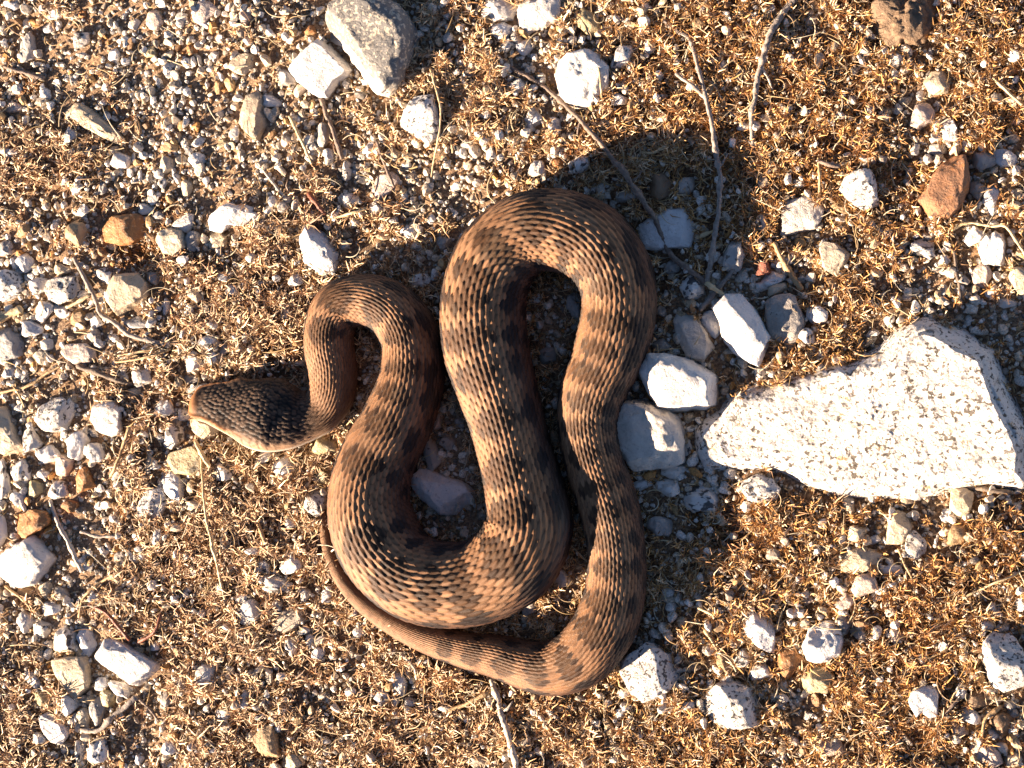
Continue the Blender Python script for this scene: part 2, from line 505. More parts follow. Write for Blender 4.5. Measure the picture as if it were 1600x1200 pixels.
    for dr in (-1, 0, 1):
        rr = r0 + dr
        cc0 = np.floor(g_a + 0.5 * np.mod(rr, 2))
        for dc in (0, 1):
            cc = cc0 + dc - 0.5 * np.mod(rr, 2)
            jx = 0.6 * (_hash(rr.astype(np.int64), (cc * 2).astype(np.int64), np.zeros(A.shape, np.int64), 8) - 0.5)
            jy = 0.6 * (_hash(rr.astype(np.int64), (cc * 2).astype(np.int64), np.zeros(A.shape, np.int64), 9) - 0.5)
            d = np.hypot((g_b - rr - 0.5 + jy) * 0.95, g_a - cc + jx)
            nb = d < bd
            bd = np.where(nb, d, bd); hid = np.where(nb, rr * 57.0 + cc * 2, hid)
    head_h = np.clip(1 - (bd / 0.60) ** 2, -0.15, 1)
    ventral = np.clip((np.abs(phi) - 2.0) / 0.25, 0, 1)
    amp_body = 0.030 * w[:, None] * (1 - ventral)
    amp = amp_body * (1 - HD) * np.clip((s[:, None] - 60) / 60, 0, 1)
    on_top = np.clip((1.42 - np.abs(TH)) / 0.15, 0, 1)
    disp = hgt * amp + head_h * 1.9 * HD * on_top * np.clip((s[:, None] - 14) / 12, 0, 1)
    # snout ridge, brow swellings over the eyes, jaw muscle
    brow = 5.0 * np.exp(-((SS - 66) / 16) ** 2) * np.exp(-((np.abs(TH) - 0.95) / 0.22) ** 2)
    canth = 3.4 * np.exp(-((np.abs(TH) - 1.02) / 0.12) ** 2) * np.clip((95 - SS) / 30, 0, 1)
    horn = 4.5 * np.exp(-((SS - 6) / 8) ** 2) * np.exp(-(TH / 0.9) ** 2)
    disp = disp + (brow + canth + horn) * HD
    # small muscular unevenness
    un = fbm(np.stack([SS / 60.0, np.cos(TH) * 1.2, np.sin(TH) * 1.2], -1), 41, 3) * 0.016 * w[:, None] * (1 - HD)
    disp = disp + un
    nx = st; nz = ct
    R = C[:, None, :] + S[:, None, :] * (px_ + nx * disp)[..., None] + U[:, None, :] * (pz_ + nz * disp)[..., None]
    # ----- colours, decided scale by scale
    f_id = np.stack([ida, idb], -1)
    r1 = _hash(ida.astype(np.int64), (idb * 2).astype(np.int64), np.zeros(A.shape, np.int64), 21)
    r2 = _hash(ida.astype(np.int64), (idb * 2).astype(np.int64), np.zeros(A.shape, np.int64), 22)
    # position of the scale's own centre: use it so whole scales change colour, softened a bit
    phs = np.where(gap, phi, ida / NRh * 2 * math.pi)
    ss_of_b = np.interp(np.where(gap, Bv, idb), b, s)
    ss2 = ss_of_b
    wl = np.interp(ss2, s, w)
    u = phs * wl * 0.5                             # across, pixel units
    marks = [(487,515),(535,452),(600,485),(628,525),(632,578),(612,612),(598,655),(557,712),(540,785),(556,862),(620,915),(690,945),(745,925),(785,855),
             (800,800),(795,735),(773,660),(743,592),(710,532),(700,470),(716,415),(765,365),(848,340),(915,360),(955,405),(946,452),(940,500),(922,542),(905,576),
             (892,622),(896,668),(908,715),(928,765),(936,805),(947,843),(954,885),(952,938),(936,985),(895,1030),(845,1047),(795,1040),(745,1020),(700,1010)]
    ms = []
    for q in marks:
        ms.append(s[np.argmin(np.hypot(P[:, 0] - q[0], P[:, 1] - q[1]))])
    ms = np.sort(np.array(ms))
    dk = np.zeros(A.shape); rim = np.zeros(A.shape); sp = np.zeros(A.shape)
    wob = fbm(np.stack([ss2 / 22.0, phs * 2.5, np.zeros_like(SS)], -1), 51, 3)
    for i, c in enumerate(ms):
        ww = np.interp(c, s, w)
        rr = random.Random(i)
        sel = np.abs(SS[:, 0] - c) < ww * 0.9
        if not sel.any(): continue
        du_, dv_ = u[sel], ss2[sel] - c
        sh = (rr.random() - 0.5) * 0.16 * ww
        gapn = np.min(np.abs(ms[np.arange(len(ms)) != i] - c))
        lx = min(0.25 * ww, 0.35 * gapn) * (0.9 + 0.25 * rr.random())
        d = np.sqrt((dv_ / lx) ** 2 + ((du_ - sh) / (ww * (0.29 + 0.06 * rr.random()))) ** 2) + 0.36 * wob[sel]
        k1 = np.clip((1.04 - d) / 0.10, 0, 1)
        dk[sel] = np.maximum(dk[sel], k1)
        rim[sel] = np.maximum(rim[sel], np.exp(-((d - 0.92) / 0.15) ** 2))
        for sgn in (-1, 1):
            # upper flank spots beside the saddle, lower flank spots between
            for (pc, dl, hl, hwid) in ((1.10, 0.0, 0.17, 0.125), (1.68, 0.30, 0.13, 0.11)):
                d2 = np.sqrt(((dv_ - dl * ww + (rr.random() - 0.5) * 10) / (hl * ww)) ** 2 + ((du_ - sgn * pc * ww * 0.5) / (hwid * ww)) ** 2) + 0.4 * wob[sel]
                sp[sel] = np.maximum(sp[sel], np.clip((1.1 - d2) / 0.25, 0, 1))
    tailf = np.clip((SS - 2950) / 300.0, 0, 1)
    light = np.array([0.252, 0.128, 0.061]); dark = np.array([0.078, 0.036, 0.014]); rimc = np.array([0.018, 0.008, 0.004])
    flank = np.array([0.085, 0.043, 0.026]); black = np.array([0.018, 0.012, 0.010]); tailc = np.array([0.150, 0.078, 0.026])
    colr = np.ones(A.shape + (3,)) * light
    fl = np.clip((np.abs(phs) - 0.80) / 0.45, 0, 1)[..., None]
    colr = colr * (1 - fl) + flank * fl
    colr = colr * (1 - tailf[..., None] * 0.8) + tailc * tailf[..., None] * 0.8
    colr = colr * (1 - 0.92 * dk[..., None]) + dark * 0.92 * dk[..., None]
    colr = colr * (1 - 0.72 * rim[..., None]) + rimc * 0.72 * rim[..., None]
    colr = colr * (1 - 0.95 * sp[..., None] * (1 - tailf[..., None])) + black * 0.95 * sp[..., None] * (1 - tailf[..., None])
    colr *= (0.76 + 0.46 * r1)[..., None]
    colr *= np.stack([np.ones_like(r2), 0.95 + 0.1 * r2, 0.9 + 0.2 * r2], -1)
    # skin between the scales is darker pigmented; shade at scale tips is painted in
    colr = np.where(gap[..., None], np.array([0.012, 0.007, 0.004]), colr)
    colr = colr * (1 - 0.6 * tipd[..., None] * (1 - ventral[..., None]))
    colr = colr * (1 - 0.50 * np.clip((0.34 - qb) / 0.40, 0, 1)[..., None] * (1 - ventral[..., None]))  # crevice shade along the scale margins put into the colour
    dust = np.clip(fbm(np.stack([SS / 55.0, np.cos(TH) * 2.2, np.sin(TH) * 2.2], -1), 83, 4) * 1.6, 0, 1) * (0.25 + 0.5 * r2)
    colr = colr * (1 - 0.30 * dust[..., None]) + np.array([0.26, 0.185, 0.12]) * 0.30 * dust[..., None]
    # belly
    colr = colr * (1 - ventral[..., None]) + np.array([0.30, 0.25, 0.20]) * ventral[..., None]
    # head colours
    hr = _hash(hid.astype(np.int64), np.zeros(A.shape, np.int64), np.zeros(A.shape, np.int64), 61)
    hc = np.ones(A.shape + (3,)) * np.array([0.085, 0.052, 0.032])
    hc *= (0.7 + 0.75 * hr)[..., None]
    hc *= (0.10 + 0.90 * np.clip((0.56 - bd) / 0.22, 0, 1))[..., None]
    vm = np.exp(-(((SS - 158) / 22) ** 2 + ((plan_u + 16) / 15) ** 2) ** 2) + 0.6 * np.exp(-(((SS - 62) / 14) ** 2 + ((np.abs(plan_u) - 16) / 11) ** 2) ** 2)
    hc *= (1 - 0.85 * np.clip(vm, 0, 1))[..., None]
    side = (np.clip((np.abs(TH) - 0.98) / 0.28, 0, 1) * np.where(TH < 0, 0.25, 1.0))[..., None]  # lip coloured dimmer on the side away from the sun
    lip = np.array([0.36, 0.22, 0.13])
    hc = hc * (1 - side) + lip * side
    cl = np.exp(-((np.abs(TH) - 1.0) / 0.08) ** 2) * np.clip((130 - SS) / 60, 0, 1)
    tip = np.clip((16 - SS) / 9, 0, 1)
    rd = np.clip(np.maximum(cl, tip), 0, 1)[..., None]
    hc = hc * (1 - rd) + np.array([0.30, 0.13, 0.05]) * rd
    seam = (np.abs((SS / 11.0) % 1.0 - 0.5) > 0.42) & (np.abs(TH) > 1.14) & (np.abs(TH) < 1.5) & (SS > 10) & (SS < 150)
    hc = hc * np.where(seam, 0.45, 1.0)[..., None]
    nos = np.exp(-(((SS - 17) / 3.2) ** 2 + ((np.abs(TH) - 1.12) / 0.11) ** 2))
    hc = hc * (1 - 0.9 * nos)[..., None]
    chin = np.clip((np.abs(TH) - 1.45) / 0.2, 0, 1)[..., None]
    hc = hc * (1 - chin) + np.array([0.62, 0.52, 0.40]) * chin
    hc = hc * (1 - 0.55 * np.clip((-TH - 0.35) / 0.3, 0, 1) * np.clip((SS - 40) / 30, 0, 1))[..., None]      # shade on the far side painted in as a dark band
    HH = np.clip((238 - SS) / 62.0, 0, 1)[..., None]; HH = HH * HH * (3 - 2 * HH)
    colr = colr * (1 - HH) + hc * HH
    V = R.reshape(-1, 3); Cc = colr.reshape(-1, 3)
    I = np.arange(n * m).reshape(n, m)
    J = np.roll(I, -1, axis=1)
    F = np.stack([I[:-1], I[1:], J[1:], J[:-1]], -1).reshape(-1, 4)
    # close both ends
    c0, c1 = len(V), len(V) + 1
    V = np.vstack([V, C[0] - T[0] * 5, C[-1] + T[-1] * 4]); Cc = np.vstack([Cc, Cc[0], Cc[-1]])
    cap0 = np.stack([np.full(m, c0), np.arange(m), np.roll(np.arange(m), -1), np.full(m, c0)], -1)
    F0 = np.stack([np.full(m, c0), I[0], J[0]], -1); F1 = np.stack([np.full(m, c1), J[-1], I[-1]], -1)
    base = W(600, 700, 0)
    B = ground_point(600, 700, 0.0)
    Vw = (V - B) * PX
    mt, nt, p = new_mat('snake_skin')
    a = nt.nodes.new('ShaderNodeAttribute'); a.attribute_name = 'col'
    nt.links.new(a.outputs['Color'], p.inputs['Base Color'])
    p.inputs['Roughness'].default_value = 0.56
    p.inputs['Specular IOR Level'].default_value = 0.22
    v, _ = coords(nt, False)
    nt.links.new(bump(nt, noise(nt, v, 6.0, 3, 0.7), 0.7, 1.0), p.inputs['Normal'])
    me = bpy.data.meshes.new('snake')
    Fq = F.reshape(-1)
    Ft = np.vstack([F0, F1]).reshape(-1)
    me.vertices.add(len(Vw)); me.vertices.foreach_set('co', Vw.astype(np.float32).ravel())
    me.loops.add(len(Fq) + len(Ft)); me.loops.foreach_set('vertex_index', np.r_[Fq, Ft].astype(np.int32))
    ls = np.r_[np.arange(0, len(Fq), 4), len(Fq) + np.arange(0, len(Ft), 3)].astype(np.int32)
    me.polygons.add(len(ls)); me.polygons.foreach_set('loop_start', ls)
    me.polygons.foreach_set('use_smooth', np.ones(len(ls), bool))
    at = me.attributes.new('col', 'FLOAT_COLOR', 'POINT')
    cc = np.ones((len(Vw), 4), np.float32); cc[:, :3] = Cc
    at.data.foreach_set('color', cc.ravel())
    me.update(calc_edges=True); me.validate()
    me.materials.append(mt)
    o = obj('viper_snake', me)
    o.location = (B[0] * PX, B[1] * PX, 0)
    tag(o, 'thick brown scaly viper with dark back blotches lying coiled in loops on gravel', 'snake')
    # eyes: amber with a vertical slit
    em, nt, p = new_mat('snake_eye')
    tc = nt.nodes.new('ShaderNodeTexCoord'); sx = nt.nodes.new('ShaderNodeSeparateXYZ')
    nt.links.new(tc.outputs['Object'], sx.inputs[0])
    ab = nt.nodes.new('ShaderNodeMath'); ab.operation = 'ABSOLUTE'; nt.links.new(sx.outputs[0], ab.inputs[0])
    dv = nt.nodes.new('ShaderNodeMath'); dv.operation = 'DIVIDE'; dv.inputs[1].default_value = 5.5 * PX; nt.links.new(ab.outputs[0], dv.inputs[0])
    nt.links.new(ramp(nt, dv.outputs[0], [(0.12, (0.005, 0.004, 0.003)), (0.2, (0.35, 0.16, 0.04)), (0.85, (0.18, 0.07, 0.02)), (1.0, (0.03, 0.015, 0.01))]), p.inputs['Base Color'])
    p.inputs['Roughness'].default_value = 0.12
    bm = bmesh.new(); bmesh.ops.create_uvsphere(bm, u_segments=16, v_segments=10, radius=6.5 * PX)
    eme = bpy.data.meshes.new('eye'); bm.to_mesh(eme); bm.free()
    for f in eme.polygons: f.use_smooth = True
    eme.materials.append(em)
    i = int(np.argmin(np.abs(s - 66)))
    for sg in (-1, 1):
        q = C[i] + S[i] * sg * (half[i] * 0.86) + U[i] * (up[i] * 0.50)
        eo = obj('eye', eme, o)
        eo.location = (q - B) * PX
        eo.rotation_euler = (0, 0, math.atan2(T[i][1], T[i][0]))
build_snake()

# ------------------------------------------------------------------ stone shapes
def ico(sub):
    bm = bmesh.new(); bmesh.ops.create_icosphere(bm, subdivisions=sub, radius=1.0)
    bm.verts.ensure_lookup_table()
    v = np.array([q.co[:] for q in bm.verts]); f = np.array([[a.index for a in t.verts] for t in bm.faces])
    bm.free()
    return v, f
ICO = {k: ico(k) for k in (1, 2, 3, 4, 5, 6)}

def radial(poly, c, nb=360):
    P = np.array(poly, float) - c
    Q = np.roll(P, -1, axis=0)
    ang = np.linspace(-math.pi, math.pi, nb, endpoint=False)
    D = np.stack([np.cos(ang), np.sin(ang)], -1)
    E = Q - P
    den = D[:, None, 0] * E[None, :, 1] - D[:, None, 1] * E[None, :, 0]
    den = np.where(np.abs(den) < 1e-9, 1e-9, den)
    t = (P[None, :, 0] * E[None, :, 1] - P[None, :, 1] * E[None, :, 0]) / den
    u = (P[None, :, 0] * D[:, None, 1] - P[None, :, 1] * D[:, None, 0]) / den
    t = np.where((u >= -1e-6) & (u <= 1 + 1e-6) & (t > 0), t, 0)
    r = t.max(1)
    k = np.array([0.25, 0.5, 0.25])
    r = np.convolve(np.r_[r[-1], r, r[0]], k, 'valid')
    return ang, r

def centroid(poly):
    P = np.array(poly, float); Q = np.roll(P, -1, axis=0)
    cr = P[:, 0] * Q[:, 1] - Q[:, 0] * P[:, 1]
    A = cr.sum() / 2
    return ((P + Q) * cr[:, None]).sum(0) / (6 * A)

def stone_verts(R_of, rmean, h, sub, seed, facets=12, e=0.62, rough=0.075, cut=(0.70, 0.93), planes=None, relief=0.0, edge=None):
    """R_of(angle) gives the outline; returns vertices in pixel units, y up, origin at the stone's middle"""
    d, f = ICO[sub]
    g = np.random.default_rng(seed)
    az = np.arctan2(d[:, 1], d[:, 0])
    cl = np.hypot(d[:, 0], d[:, 1])
    cr = cl ** e
    z = np.sign(d[:, 2]) * np.abs(d[:, 2]) ** (e + 0.1)
    R = R_of(az) / rmean
    p = np.stack([np.cos(az) * cr * R, np.sin(az) * cr * R, z], -1)
    for k in range(facets):
        nz_ = g.uniform(-0.1, 1.0); a = g.uniform(0, 2 * math.pi); q = math.sqrt(max(0, 1 - nz_ * nz_))
        nrm = np.array([q * math.cos(a), q * math.sin(a), nz_])
        sup = (p @ nrm).max()
        lim = sup * g.uniform(*cut)
        ov = np.maximum(0, p @ nrm - lim)
        p = p - ov[:, None] * nrm * 0.96
    if planes is not None:
        for (ax, el, c) in planes:
            nrm = np.array([math.cos(el) * math.cos(ax), math.cos(el) * math.sin(ax), math.sin(el)])
            lim = (p @ nrm).max() * c
            ov = np.maximum(0, p @ nrm - lim); p = p - ov[:, None] * nrm
    p = p * np.array([rmean, rmean, h])
    q = p / max(rmean, 8)
    nn = fbm(q * 1.6 + seed * 3.1, seed, 3) * rough * 1.3 + fbm(q * 6.0 + seed, seed + 5, 3) * rough * 0.6
    rad = p / np.maximum(np.linalg.norm(p, axis=1, keepdims=True), 1e-6)
    rid = -np.abs(fbm(q * 2.4 + seed * 1.7, seed + 9, 3)) * rough * 0.9
    p = p + rad * ((nn + rid) * min(rmean, h * 2))[:, None]
    if relief:
        xy = np.stack([p[:, 0] / 46.0, p[:, 1] / 46.0, np.full(len(p), seed * 0.7)], -1)
        stp = fbm(xy, seed + 21, 5)
        stp = 0.5 * stp + 0.5 * np.round(stp * 5) / 5           # broken ledges
        p[:, 2] += h * relief * stp * (p[:, 2] > -0.2 * h)
        p[:, :2] *= (1 + 0.035 * fbm(xy * 2.2, seed + 31, 4))[:, None]
    return p, f

# raster mask of where stones lie (1 px cells) so that moss does not grow through them
MASK = np.zeros((GH, GW), bool)
def mask_ellipse(x, y, rx, ry, rot):
    r = int(max(rx, ry)) + 2
    x0, x1 = max(0, int(x + MG - r)), min(GW, int(x + MG + r)); y0, y1 = max(0, int(y + MG - r)), min(GH, int(y + MG + r))
    if x1 <= x0 or y1 <= y0: return
    yy, xx = np.mgrid[y0:y1, x0:x1].astype(float)
    dx, dy = xx - MG - x, yy - MG - y
    c, s_ = math.cos(rot), math.sin(rot)
    a = (dx * c + dy * s_) / rx; b = (-dx * s_ + dy * c) / ry
    MASK[y0:y1, x0:x1] |= (a * a + b * b) < 0.80
def mask_poly(ang, r, c):
    R = int(r.max()) + 2
    x0, x1 = max(0, int(c[0] + MG - R)), min(GW, int(c[0] + MG + R)); y0, y1 = max(0, int(c[1] + MG - R)), min(GH, int(c[1] + MG + R))
    if x1 <= x0 or y1 <= y0: return
    yy, xx = np.mgrid[y0:y1, x0:x1].astype(float)
    dx, dy = xx - MG - c[0], yy - MG - c[1]
    rr = np.interp(np.arctan2(dy, dx), np.r_[ang, math.pi], np.r_[r, r[0]])
    MASK[y0:y1, x0:x1] |= np.hypot(dx, dy) < rr * 0.93

# ------------------------------------------------------------------ outlined stones
# (kind, label, material, height factor, outline in photo pixels, options)
HERO = [
 ('boulder','big flat white granite boulder with black specks, largest stone of all','big',0.24,[(1077,675),(1083,664),(1100,650),(1117,643),(1133,625),(1150,608),(1200,600),(1220,590),(1283,572),(1333,562),(1372,540),(1396,517),(1424,499),(1447,492),(1473,500),(1513,520),(1553,547),(1563,577),(1577,617),(1600,660),(1615,700),(1610,755),(1593,763),(1533,760),(1483,768),(1430,784),(1367,782),(1310,778),(1267,766),(1233,748),(1200,737),(1167,740),(1107,738),(1087,737),(1078,710)],dict(facets=0,e=0.34,rough=0.02,relief=0.16,c=(1370,660))),
 ('rock','large grey rock with lichen crust and lower edge coloured sunlit white beside the squarish white stone','schist',0.60,[(515,37),(527,7),(547,-12),(600,-6),(627,17),(648,40),(646,80),(633,127),(617,145),(593,147),(577,127),(563,100),(547,80),(523,63)],dict(facets=4,e=0.42,cut=(0.88,0.97),planes=[(math.radians(214),math.radians(28),0.70)],relief=0.14,edge=(178,292,0.74))),
 ('rock','squarish smooth white stone beside the large grey lichened rock','pure',0.62,[(453,112),(477,83),(500,65),(523,78),(552,107),(543,120),(527,130),(513,152),(500,155),(480,137)],dict(facets=6,e=0.45)),
 ('rock','rough speckled white stone below the large grey lichened rock','speck',0.55,[(627,180),(637,150),(663,133),(677,140),(690,173),(693,213),(680,230),(653,217),(630,200)],{}),
 ('rock','bone shaped long beige stone lying diagonally on fine grit','cream',0.90,[(93,165),(110,157),(127,162),(147,173),(193,217),(191,229),(182,234),(157,212),(113,185)],dict(facets=8)),
 ('rock','smooth oval orange brown stone on dark moss grains','orange',0.62,[(155,357),(162,342),(178,333),(200,331),(222,338),(232,355),(226,370),(208,382),(188,384),(168,377)],dict(facets=5,e=0.75)),
 ('rock','tan wedge stone with one white end near the upper edge','cream',0.6,[(355,95),(372,86),(402,82),(398,100),(378,121),(356,111)],{}),
 ('rock','upright beige stone beside the small white pebble','beige',0.7,[(373,190),(375,165),(390,143),(405,138),(413,160),(416,200),(410,222),(398,216),(383,205)],{}),
 ('rock','white lumpy stone with a dark crack, above a grey beige stone','pure',0.6,[(325,345),(335,325),(350,314),(375,316),(395,325),(405,345),(386,354),(362,352),(345,362),(328,358)],{}),
 ('rock','pale translucent wedge stone cut by the upper edge','pink',0.55,[(298,33),(312,0),(328,2),(340,17),(333,26),(313,42)],{}),
 ('rock','pale teardrop stone on fine grit near the upper edge','pink',0.55,[(228,33),(238,12),(248,13),(256,37),(247,49),(227,48)],{}),
 ('rock','angular white stone touching a round beige one, right of the oval orange stone'.replace('right of','past'),'pure',0.65,[(267,353),(290,335),(302,329),(301,353),(293,364),(277,356)],{}),
 ('rock','round beige stone below the angular white one','cream',0.65,[(243,370),(255,360),(268,355),(290,360),(292,385),(276,401),(255,394)],{}),
 ('rock','bright white stone just above the snake\'s small first loop','pure',0.62,[(470,375),(480,352),(500,348),(515,360),(525,390),(531,420),(505,430),(478,411)],{}),
 ('rock','pinkish flat stone under a thin brown twig','pink',0.5,[(581,295),(595,270),(620,265),(627,280),(612,301),(592,316)],{}),
 ('rock','white stone cut by the upper edge beside a bluish white slab','pure',0.6,[(741,15),(760,2),(790,-4),(816,8),(802,32),(765,33)],{}),
 ('rock','smooth bluish white slab cut by the upper edge','pure',0.45,[(805,40),(812,0),(835,-8),(877,-8),(875,30),(852,42),(825,54)],dict(facets=4)),
 ('rock','egg shaped cream stone below the bluish white slab','olive',0.65,[(896,18),(908,11),(926,20),(937,35),(936,52),(922,58),(904,42)],dict(e=0.75)),
 ('rock','broad cracked white stone crossed by the long brown twig','white',0.5,[(858,128),(872,92),(905,75),(935,88),(962,120),(956,136),(935,155),(920,172),(900,170),(875,152)],dict(facets=18,rough=0.10)),
 ('rock','flat pale stone in shade under the long brown twig','pure',0.40,[(1000,352),(1020,340),(1045,325),(1068,328),(1084,355),(1081,385),(1060,399),(1030,392),(1003,386)],dict(facets=4)),
 ('rock','knobbly greyish brown crusted lump cut by the upper edge','brown',0.5,[(1363,0),(1465,-6),(1467,28),(1452,55),(1432,72),(1400,71),(1370,60),(1360,30)],dict(rough=0.22,facets=5,relief=0.4)),
 ('rock','tan faceted stone on moss near the crusted greyish lump','cream',0.65,[(1441,127),(1455,111),(1475,113),(1487,127),(1480,147),(1455,149)],{}),
 ('rock','pinkish white block standing on dry moss','pink',0.7,[(1421,196),(1430,165),(1445,160),(1461,170),(1458,196),(1440,204)],dict(e=0.5)),
 ('rock','bright white oblong stone above the rusty angular rock','pure',0.6,[(1548,247),(1555,233),(1575,234),(1594,249),(1586,259),(1565,261)],{}),
 ('rock','rusty orange brown angular rock with sharp edges','rust',0.62,[(1433,318),(1447,283),(1467,253),(1493,243),(1511,247),(1514,300),(1500,328),(1480,341),(1437,334)],dict(facets=8,e=0.42)),
 ('rock','speckled lumpy stone between dry moss and the rusty angular rock','speck',0.65,[(1309,300),(1320,277),(1347,257),(1364,267),(1376,300),(1374,328),(1360,333),(1333,318)],{}),
 ('rock','translucent pale quartz lump with grey speckles on its top','white',0.6,[(1208,366),(1213,330),(1230,312),(1267,309),(1291,322),(1293,343),(1267,364),(1233,374),(1211,371)],{}),
 ('rock','mottled beige stone below the translucent quartz lump','beige',0.6,[(1278,392),(1290,375),(1312,378),(1327,398),(1322,425),(1305,431),(1284,418)],{}),
 ('rock','white tooth shaped stone with grooves on its crown','pure',0.65,[(1529,388),(1534,365),(1546,369),(1555,361),(1562,367),(1572,364),(1575,395),(1568,416),(1537,412)],dict(e=0.5)),
 ('rock','brownish pink egg shaped stone below the tooth shaped stone','pink',0.65,[(1515,425),(1527,410),(1545,412),(1551,430),(1540,450),(1525,452)],dict(e=0.8)),
 ('rock','cream round stone cut by the edge, beyond the tooth shaped stone','cream',0.65,[(1574,437),(1580,420),(1600,414),(1612,430),(1608,455),(1590,462)],{}),
 ('rock','white crystal with one sunlit face, tallest by the twig fork','pure',0.85,[(1117,480),(1137,463),(1160,462),(1177,483),(1203,520),(1209,555),(1192,574),(1150,554),(1133,533),(1127,503)],dict(facets=6,e=0.48)),
 ('rock','white rock with a bright sunlit patch leaning on the biggest boulder','pure',0.78,[(999,573),(1016,552),(1043,552),(1077,563),(1117,587),(1129,617),(1113,638),(1083,649),(1053,649),(1030,638),(1015,613)],dict(facets=6,e=0.48)),
 ('rock','blocky white rock in shade tucked against the snake','white',0.62,[(955,653),(962,629),(1000,627),(1025,632),(1057,650),(1068,677),(1068,720),(1050,728),(980,734),(962,726)],dict(facets=5,e=0.42)),
 ('rock','small angular white stone beside the tall sunlit crystal','pure',0.65,[(1093,500),(1100,485),(1115,481),(1127,495),(1126,520),(1112,534),(1104,520)],{}),
 ('rock','grey white shaded stone under the small angular white one','white',0.5,[(1052,500),(1060,488),(1085,492),(1105,520),(1119,550),(1110,567),(1080,566),(1066,545)],{}),
 ('rock','grey speckled rock beside the sunlit crystal, half sunk in moss','grey',0.55,[(1188,480),(1200,467),(1235,461),(1256,470),(1262,490),(1252,520),(1238,546),(1213,536),(1196,510)],{}),
 ('rock','bright white pebble resting on the grey speckled rock','pure',0.7,[(1256,488),(1264,478),(1282,479),(1299,490),(1297,504),(1280,511),(1266,504)],{}),
 ('rock','cream crusty stone sitting below the biggest boulder','speck',0.65,[(1159,765),(1165,745),(1185,737),(1206,745),(1222,765),(1211,783),(1190,789),(1170,781)],dict(rough=0.1)),
 ('rock','cream smooth stone under the biggest boulder\'s lower edge','cream',0.6,[(1477,785),(1485,765),(1510,762),(1533,778),(1526,797),(1500,806),(1482,801)],{}),
 ('rock','long pale stone lying in the shade inside the snake\'s middle loop','pure',0.6,[(644,739),(655,728),(687,743),(712,750),(749,760),(752,770),(735,788),(717,804),(690,804),(667,784),(645,770)],dict(facets=8)),
 ('rock','white stone with dark specks at the left of the tan pebble'.replace('at the left of','touching'),'speck',0.62,[(70,457),(80,437),(105,425),(121,428),(125,450),(118,470),(95,479),(75,468)],{}),
 ('rock','large rounded beige white stone above a bent grey twig','cream',0.68,[(167,467),(174,440),(185,425),(210,421),(229,435),(229,460),(215,481),(190,499),(174,491)],dict(e=0.7)),
 ('rock','dark speckled grey stone cut by the picture edge','grey',0.6,[(-12,520),(5,512),(25,515),(41,535),(38,553),(20,563),(5,580),(-12,575)],dict(e=0.72)),
 ('rock','grey white speckled stone at the picture edge above the dark grey one','speck',0.6,[(-8,420),(20,415),(35,435),(33,456),(20,476),(-8,466)],{}),
 ('rock','flat translucent pinkish stone above a thick dark twig','pink',0.5,[(97,549),(105,538),(135,537),(149,548),(147,563),(130,571),(105,569)],dict(facets=5)),
 ('rock','white stone with a grey hollow on top','speck',0.6,[(55,650),(65,635),(85,622),(105,625),(119,645),(116,665),(97,676),(85,683),(62,669)],{}),
 ('rock','smooth faceted white stone with a small crack, on moss','pure',0.62,[(147,650),(150,635),(165,628),(182,630),(196,645),(196,663),(183,679),(165,683),(150,673)],dict(facets=6,e=0.5)),
 ('rock','yellowish translucent stone just below the snake\'s snout','olive',0.55,[(262,716),(275,700),(300,694),(320,709),(328,730),(305,742),(275,740)],{}),
 ('rock','cream orange lump right under the snake\'s chin','cream',0.45,[(297,662),(305,650),(325,655),(341,670),(341,686),(322,692),(308,682)],{}),
 ('rock','tall cream stone at the picture edge with a yellow side','cream',0.75,[(-10,640),(10,635),(18,655),(28,680),(41,705),(36,719),(20,717),(5,712),(-10,700)],{}),
 ('rock','bright white oblong stone leaning on a speckled one','pure',0.68,[(251,747),(258,733),(270,731),(286,748),(294,770),(288,783),(275,784),(261,768)],{}),
 ('rock','cream speckled stone under the leaning white oblong','speck',0.6,[(214,802),(222,780),(240,754),(255,764),(261,785),(250,807),(230,817)],{}),
 ('rock','ochre crumbly stone above the chunky white one','orange',0.6,[(24,836),(32,805),(50,796),(76,800),(84,825),(66,834),(45,841)],dict(rough=0.11)),
 ('rock','chunky white stone cut by the picture edge below the ochre stone','pure',0.65,[(-10,880),(20,857),(50,837),(63,847),(93,880),(80,891),(67,897),(57,911),(33,918),(10,905),(-10,897)],dict(facets=7,e=0.5)),
 ('rock','long flat topped white stone below two red twigs','white',0.6,[(152,1015),(165,1003),(182,998),(207,1006),(233,1020),(254,1040),(250,1058),(227,1073),(213,1073),(187,1054),(155,1038)],dict(facets=7,e=0.5)),
 ('rock','cream faceted stone beside the long flat topped white one','cream',0.62,[(83,1034),(110,1027),(133,1021),(144,1047),(149,1078),(133,1088),(117,1089),(99,1067)],dict(facets=6,e=0.48)),
 ('rock','pinkish white long stone near the grey forked stick','pure',0.62,[(59,1122),(73,1109),(100,1130),(111,1147),(108,1164),(83,1159),(71,1147)],{}),
 ('rock','white lumpy stone beside the tall straw stem\'s lower end','white',0.65,[(371,962),(383,940),(400,934),(409,950),(401,973),(383,984)],{}),
 ('rock','beige boot shaped stone with a pointed tip','beige',0.55,[(422,970),(440,953),(482,947),(476,965),(462,981),(445,989),(427,983)],{}),
 ('rock','smooth white teardrop stone below the snake\'s tail','pure',0.65,[(603,1061),(615,1048),(630,1054),(638,1075),(631,1088),(615,1081)],{}),
 ('rock','brown angular stone near the lower edge','tan',0.65,[(394,1156),(410,1137),(426,1131),(434,1150),(436,1181),(420,1191),(402,1176)],dict(facets=8,e=0.45)),
